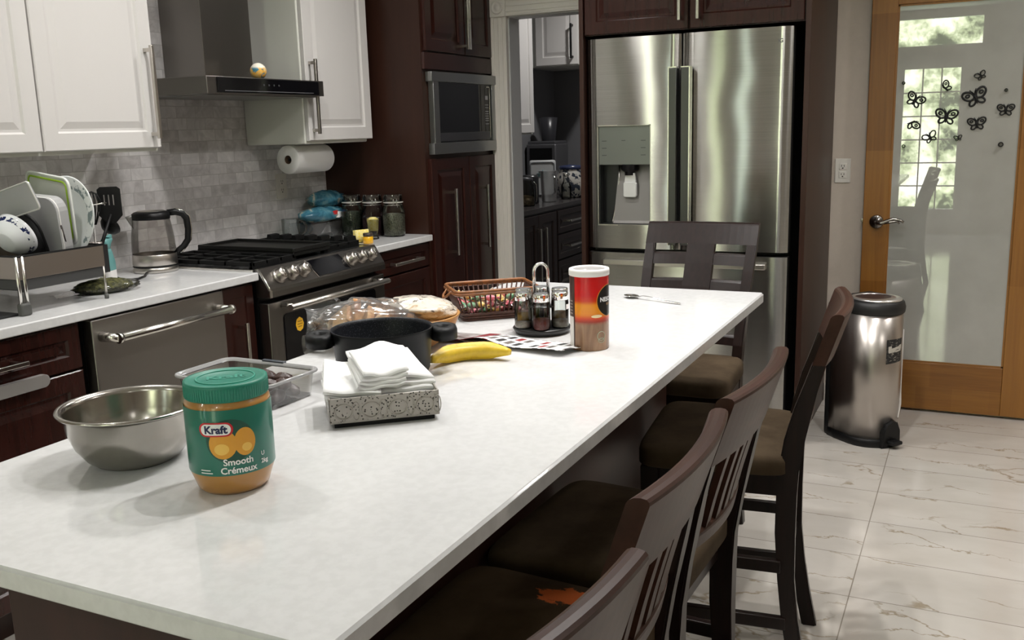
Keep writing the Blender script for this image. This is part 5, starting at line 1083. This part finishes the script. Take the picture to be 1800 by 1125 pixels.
# --- bag of dried herbs
t = thing('herb_bag', 'clear zip bag of dried green herbs under the right end of the dish rack', 'bag', (2.185, 2.57, ZT), -.35)
hm_ = M('dried_herb', (.14, .135, .045), .9, nz=(75, .75), col2=(.018, .022, .007), bump=(90, 1.0, .010))
mb = MB(); mb.ball((0, 0, .020), (.092, .062, .024), 40, 18, fn=crumple(.12, 3, 1.6)); obj('herbs', mb, hm_, t)
mb = MB(); mb.ball((.01, 0, .018), (.108, .066, .022), 36, 16, fn=crumple(.10, 8)); mb.grid(lambda u, v: (-.09-.07*u, .13*(v-.5)*(1-.2*u), .006+.004*math.sin(9*v+3*u)), 6, 8); obj('zip_bag', mb, thin_glass('zip_film', (.95, .95, .94), 1.0, .15, .02), t, recalc=False)
# --- kettle
kx2, ky2 = 2.605, 2.775
t = thing('electric_kettle', 'glass electric kettle with black handle and lid left of the range', 'kettle', (kx2, ky2, ZT), math.atan2(-.55, .83))
mb = MB(); mb.lathe([(.001, 0), (.078, 0), (.081, .003), (.080, .020), (.070, .024), (.001, .024)], 48); obj('power_base', mb, steel, t)
mb = MB(); mb.lathe([(.0795, .0205), (.0815, .022), (.0800, .0255)], 48); obj('base_gap', mb, black, t)
mb = MB(); mb.lathe([(.001, .026), (.079, .026), (.081, .030), (.080, .064), (.078, .068)], 48); obj('steel_band', mb, M('kettle_steel', (.60, .56, .52), .3, 1.0), t)
mb = MB(); mb.lathe([(.078, .067), (.0795, .080), (.077, .125), (.071, .170), (.066, .200)], 48); obj('glass_body', mb, thin_glass('kettle_glass', (.84, .82, .80), .75), t)
mb = MB(); mb.lathe([(.001, .084), (.0775, .084)], 40); obj('water', mb, thin_glass('water_surface', (.82, .82, .82), 2.0), t)
mb = MB(); mb.lathe([(.067, .196), (.069, .199), (.068, .217), (.060, .223), (.050, .226), (.001, .228)], 44); obj('lid', mb, black, t)
mb = MB(); mb.lathe([(.050, .2262), (.048, .2285), (.001, .2300)], 36); obj('lid_disc', mb, steel, t)
mb = MB(); mb.prism([(-.068, .214), (-.090, .210), (-.074, .180), (-.066, .165)], -.016, .016, 'y', bev=.004); obj('spout', mb, M('spout_grey', (.36, .35, .34), .3, .6), t)
hp = [(.060, 0, .216), (.090, 0, .218), (.115, 0, .210), (.128, 0, .190), (.131, 0, .150), (.126, 0, .110), (.108, 0, .085), (.088, 0, .072), (.079, 0, .060)]
mb = MB(); mb.tube(hp, [.012, .013, .013, .013, .0125, .012, .012, .011, .010], 10); hd = obj('handle', mb, black, t)
mb = MB(); mb.tube([(p[0]*1.0+(.0105 if 1 < i < 7 else 0), -.004, p[2]+(.011 if i < 3 else (-.008 if i > 5 else 0))) for i, p in enumerate(hp[1:-1])], .0035, 6); obj('handle_trim', mb, steel_b, hd)
mb = MB(); mb.tube([(2.530, 2.745, .919), (2.47, 2.69, .919), (2.41, 2.66, .919), (2.375, 2.69, .919), (2.41, 2.79, .925), (2.40, 2.86, .985), (2.36, 2.90, 1.06), (2.35, 2.945, 1.09)], .0042, 6); solo('power_cord', mb, black, 'black kettle cord looping from the kettle base to the wall', 'cord')
# --- right of the range
t = thing('glass_mug', 'clear glass mug standing behind the right back burner grate', 'mug', (3.525, 2.870, ZT), -.6)
mb = MB(); mb.lathe([(.001, .004), (.036, .002), (.040, .004), (.042, .105), (.040, .106), (.037, .012), (.001, .012)], 32); obj('cup', mb, thin_glass('mug_glass', (.88, .90, .89), .5), t)
mb = MB(); mb.tube([(.040, 0, .088), (.062, 0, .090), (.075, 0, .070), (.070, 0, .042), (.041, 0, .026)], .0055, 8); obj('handle', mb, thin_glass('glass_bar', (.80, .82, .81), 4.0), t)
t = thing('salad_box', 'clear plastic box with blue printed bags on top behind the glass jars', 'container', (3.745, 2.855, ZT))
mb = MB(); mb.rings([[(3.745+x, 2.855+y, z) for x, y in rrect(w, h, .015, 4)] for z, w, h in ((.915, .150, .062), (.918, .155, .066), (.985, .165, .072), (.990, .170, .077))], True, True, False); obj('tub', mb, thin_glass('tub_clear', (.80, .82, .81), 1.2, .05, .07), t, world=True)
bluebag = NT('blue_bag'); _n = bluebag.noise(bluebag.coord(), 9, 4, .6, 1.0); bluebag.put(bluebag.b.inputs['Base Color'], bluebag.ramp(_n, [(.40, (.03, .12, .18)), (.5, (.06, .20, .27)), (.58, (.16, .30, .32)), (.62, (.50, .47, .38))])); bluebag.b.inputs['Roughness'].default_value = .25; bluebag = bluebag.m
for c, r, sd, lab in (((3.72, 2.83, 1.026), (.165, .068, .036), 4, 'blue printed plastic bag lying on the clear box behind the jars'), ((3.79, 2.86, 1.092), (.120, .062, .042), 9, 'upper teal plastic bag with pale band heaped on the blue printed bag')):
    mb = MB(); mb.ball((0, 0, 0), r, 30, 16, fn=crumple(.13, sd)); o = solo('plastic_bag', mb, bluebag, lab, 'bag', c)
    if sd == 4:
        fnp = lambda x, y: (x, -.0665-.0*abs(x), y)
        mb = MB(); patch(mb, lambda x, y: (x+.035, -.070+abs(x)*.25, y-.004), ell(.042, .015, 20)); pw = obj('white_mark', mb, paperw, o)
        mb = MB(); patch(mb, lambda x, y: (x+.012, -.0712+abs(x)*.2, y+.008), ell(.026, .010, 18)); obj('red_mark', mb, M('bag_red', (.55, .03, .03), .4), pw)
        mb = MB(); patch(mb, lambda x, y: (x+.085, -.060+abs(x)*.3, y+.002), [(-.02, -.015), (.022, -.010), (.020, .014), (-.02, .012)]); nv = obj('navy_panel', mb, M('bag_navy', (.015, .05, .16), .3), o)
JX = [(3.815, 2.725, 'green herb', (.05, .065, .04), .115), (3.825, 2.612, 'purple petal', (.07, .022, .035), .085), (3.835, 2.500, 'dried thyme', (.26, .26, .19), .105)]
for k, (a, b, nm, c, fh) in enumerate(JX):
    lab = ('clip top glass jar of dark green herb, leftmost of three beside the tall cabinet', 'clip top glass jar of purple petals, middle of three beside the tall cabinet', 'clip top glass jar of grey green thyme, rightmost of three beside the tall cabinet')[k]
    t = thing('storage_jar', lab, 'jar', (a, b, ZT), -2.4, 'clip top glass jars')
    mb = MB(); mb.lathe([(.001, .003), (.044, .0), (.051, .005), (.054, .03), (.054, .115), (.048, .142), (.042, .152), (.043, .160)], 36); obj('glass', mb, glass, t)
    mb = MB(); mb.lathe([(.001, .006), (.046, .006), (.0505, .012), (.0525, .03), (.0525, fh), (.03, fh+.004), (.001, fh+.002)], 28); obj('herbs', mb, M('jar_fill_%d' % k, c, .9, nz=(160, .7), bump=(200, .8, .004)), t)
    mb = MB(); mb.lathe([(.044, .162), (.047, .164), (.048, .180), (.046, .190), (.044, .198), (.042, .200), (.001, .1985)], 34); ld = obj('lid', mb, thin_glass('jar_lid_glass', (.84, .86, .85), 3.0), t)
    mb = MB(); mb.lathe([(.0425, .1595), (.0478, .1600), (.0478, .1640), (.0425, .1645)], 34); obj('seal_ring', mb, M('jar_seal', (.66, .63, .58), .5), ld)
    mb = MB(); mb.tube([(.046*math.cos(v), .046*math.sin(v), .150) for v in [2*PI*i/24 for i in range(24)]], .0016, 5, True); mb.tube([(.046, .008, .150), (.054, .008, .158), (.052, .008, .178), (.038, .006, .184)], .0016, 5); mb.tube([(.046, -.008, .150), (.054, -.008, .158), (.052, -.008, .178), (.038, -.006, .184)], .0016, 5); obj('wire_clip', mb, steel_b, t)
t = thing('shot_glass', 'small tumbler filled with yellow powder in front of the clip top jars', 'glass', (3.700, 2.530, ZT))
mb = MB(); mb.lathe([(.001, .002), (.024, .0), (.026, .004), (.022, .014), (.022, .024), (.024, .03), (.030, .10)], 28); obj('glass', mb, glass, t)
mb = MB(); mb.lathe([(.001, .040), (.0235, .040), (.0285, .092), (.015, .102), (.001, .104)], 24); obj('powder', mb, M('yellow_powder', (.72, .56, .08), .8, nz=(120, .4), col2=(.80, .72, .35)), t)
mb = MB(); mb.lathe([(.001, .0145), (.0215, .0145), (.0215, .023), (.001, .0235)], 20); obj('dark_layer', mb, M('glass_dark_layer', (.03, .028, .02), .4), t)
t = thing('sponge', 'yellow scouring sponge standing at the range edge beside the small honey jar', 'sponge', (3.575, 2.510, ZT), -.5)
mb = MB(); mb.rings([[(x, y, z) for x, y in rrect(.034, .017, .007, 4)] for z in (.002, .058)]); bmesh.ops.rotate(mb.bm, verts=mb.bm.verts, matrix=Matrix.Rotation(-.12, 3, 'X')); obj('foam', mb, M('sponge_yellow', (.78, .60, .05), .9, nz=(90, .35), col2=(.80, .72, .40), bump=(200, .6)), t)
t = thing('honey_jar', 'tiny honey jar with dark lid at the corner of the right worktop', 'jar', (3.545, 2.455, ZT))
mb = MB(); mb.lathe([(.001, .001), (.020, .0), (.0235, .004), (.0235, .030), (.019, .034)], 24); obj('honey', mb, M('honey', (.80, .42, .015), .15, coat=.6), t)
mb = MB(); mb.lathe([(.020, .033), (.0225, .034), (.0225, .046), (.020, .048), (.001, .048)], 24); obj('lid', mb, M('honey_lid', (.05, .035, .025), .35), t)
# ---------------------------------------------------------------- pantry room beyond the doorway
pw_d = M('pantry_espresso', (.022, .014, .013), .22)
t = thing('pantry_base_cabinet', 'black base cabinet with drawers in the dim pantry room', 'cabinet', (5.7, 2.75, 0))
mb = MB(); mb.box(4.772, 7.095, 2.462, 3.058, .09, .882); obj('body', mb, pw_d, t, world=True)
YP = facing_y(2.46)
for u0, u1, hu in ((4.79, 5.08, None), (5.085, 5.375, 5.33), (5.38, 5.66, 5.42)):
    d_ = obj('door', panel_front(YP, u0, u1, .12, .87), pw_d, t, world=True)
    if hu: obj('handle', bar_handle(facing_y(2.44), hu, .62, .34), steel_b, d_, world=True)
for z0, z1 in ((.72, .87), (.55, .71), (.34, .54), (.12, .33)):
    d_ = obj('drawer', panel_front(YP, 5.68, 6.28, z0, z1, fr=.035), pw_d, t, world=True); obj('handle', bar_handle(facing_y(2.44), 5.98, (z0+z1)/2, .34, False), steel_b, d_, world=True)
obj('door', panel_front(YP, 6.29, 6.64, .12, .87), pw_d, t, world=True)
mb = MB(); mb.box(4.772, 7.097, 2.44, 3.058, .884, .914, .003); o = obj('worktop', mb, M('dark_counter', (.06, .055, .055), .2)); tag(o, 'dark worktop in the pantry room beyond the doorway', 'worktop')
t = thing('pantry_wall_cabinet', 'dim white wall cabinet over the pantry room worktop', 'cabinet', (5.4, 2.9, 1.36))
mb = MB(); mb.box(4.78, 6.02, 2.765, 3.058, 1.36, 2.4); obj('body', mb, white_s, t, world=True)
for k in range(3): obj('door', panel_front(facing_y(2.764), 4.79+k*.41, 5.19+k*.41, 1.37, 2.39), white_p, t, world=True)
t = thing('pantry_corner_cabinet', 'high white cabinet with dark handle seen through the doorway facing the kitchen', 'cabinet', (6.6, 2.78, 1.84))
mb = MB(); mb.box(6.52, 7.098, 2.612, 3.058, 1.835, 2.5); obj('body', mb, white_s, t, world=True)
d_ = obj('door', panel_front(facing_x(6.52), 2.615, 2.945, 1.84, 2.49), white_p, t, world=True); obj('handle', bar_handle(facing_x(6.50), 2.655, 2.0, .24), black, d_, world=True)
pit = [(5.04, 2.60), (5.17, 2.66), (5.42, 2.68), (5.66, 2.64), (5.95, 2.64)]
t = thing('cookie_jar', 'glass jar with steel clasp and nuts at the front of the pantry worktop', 'jar', (5.525, 2.600, ZT))
mb = MB(); mb.lathe([(.001, 0), (.058, 0), (.064, .01), (.064, .13), (.05, .15), (.05, .165)], 28); obj('glass', mb, glass, t)
mb = MB(); mb.lathe([(.001, .004), (.058, .004), (.060, .06), (.001, .07)], 20); obj('nuts', mb, M('nuts', (.40, .30, .17), .8, nz=(60, .7)), t)
mb = MB(); mb.lathe([(.052, .163), (.054, .175), (.001, .185)], 24); obj('lid', mb, M('lid_dark', (.05, .05, .055), .4), t)
mb = MB(); mb.tube([(.05, -.04, .15), (.068, -.05, .13), (.072, -.05, .06), (.066, -.045, .02)], .004, 6); obj('clasp', mb, steel_b, t)
mb = MB(); mb.lathe([(.001, 0), (.055, 0), (.058, .01), (.058, .17), (.05, .185), (.001, .19)], 28); solo('dark_canister', mb, M('canister_dark', (.02, .02, .022), .3), 'dark canister second from the doorway on the pantry worktop', 'canister', (5.690, 2.640, ZT))
t = thing('water_pitcher', 'clear plastic pitcher in the middle of the pantry worktop', 'pitcher', (5.875, 2.585, ZT), -2.3)
mb = MB(); mb.lathe([(.001, .002), (.045, 0), (.05, .006), (.058, .20), (.06, .205)], 28); obj('body', mb, thin_glass('pitcher_clear', (.75, .76, .76), 2.0, .05, .25), t)
mb = MB(); mb.tube([(.055, 0, .18), (.095, 0, .175), (.098, 0, .07), (.052, 0, .05)], .007, 8); obj('handle', mb, thin_glass('glass_bar', (.80, .82, .81), 4.0), t)
t = thing('leaf_box', 'square white box with teal palm print standing on the pantry worktop', 'box', (6.300, 2.820, ZT), .38)
mb = MB(); mb.box(-.02, .02, -.095, .095, 0, .26, .015); obj('box', mb, M('box_white', (.55, .56, .56), .5), t)
mb = MB()
for k in range(7):
    a = -.2+PI*k/6*1.15; mb.tube([(-.0205, 0, .15), (-.0215, .028*math.cos(a), .15+.028*math.sin(a)+.006), (-.021, .05*math.cos(a), .15+.045*math.sin(a)-.004)], [.004, .006, .002], 5, flat=.3)
mb.tube([(-.0205, 0, .15), (-.0205, -.01, .10)], .004, 5); obj('palm_print', mb, M('palm_teal', (.02, .20, .22), .5), t)
mb = MB(); mb.tube([(-.021, y, .13+z) for y, z in rrect(.085, .115, .02, 4)], .005, 6, True); obj('frame', mb, M('box_frame', (.25, .26, .27), .4), t)
t = thing('coffee_machine', 'tall dark coffee machine at the back of the pantry worktop', 'coffee machine', (6.62, 2.92, ZT))
mb = MB(); mb.box(-.12, .12, -.12, .12, 0, .37, .01); mb.box(-.11, .11, -.11, .11, .37, .39, .004); obj('body', mb, M('machine_steel', (.16, .16, .17), .35, .6), t)
mb = MB(); mb.lathe([(.05, .39), (.07, .56), (.001, .565)], 24, (-.02, -.02, 0)); obj('hopper', mb, M('machine_black', (.03, .03, .035), .3), t)
mb = MB(); mb.box(-.124, -.118, -.09, .09, .05, .34); obj('front_panel', mb, black, t)
t = thing('cookie_crock', 'white ceramic crock with blue leaf pattern and blue lid on the pantry worktop', 'crock', (6.235, 2.575, ZT))
crm = NT('crock_leaf'); _n = crm.noise(crm.mapv(crm.coord(), (1, 1, 1)), 30, 2); crm.put(crm.b.inputs['Base Color'], crm.ramp(_n, [(.44, (.04, .05, .07)), (.48, (.55, .53, .49))])); crm.b.inputs['Roughness'].default_value = .2
mb = MB(); mb.lathe([(.001, 0), (.07, 0), (.09, .02), (.105, .08), (.10, .15), (.08, .19), (.078, .20)], 36); obj('body', mb, crm.m, t)
mb = MB(); mb.lathe([(.082, .198), (.086, .205), (.082, .222), (.001, .23)], 32); obj('lid', mb, M('crock_lid', (.03, .04, .09), .25), t)
t = thing('glass_bottle', 'small glass carafe with bright rim in front of the leaf crock', 'bottle', (6.075, 2.545, ZT))
mb = MB(); mb.lathe([(.001, 0), (.034, 0), (.036, .01), (.036, .09), (.018, .13), (.018, .16)], 24); obj('glass', mb, glass, t)
mb = MB(); mb.lathe([(.019, .155), (.022, .16), (.022, .18), (.001, .182)], 20); obj('stopper', mb, steel_b, t)
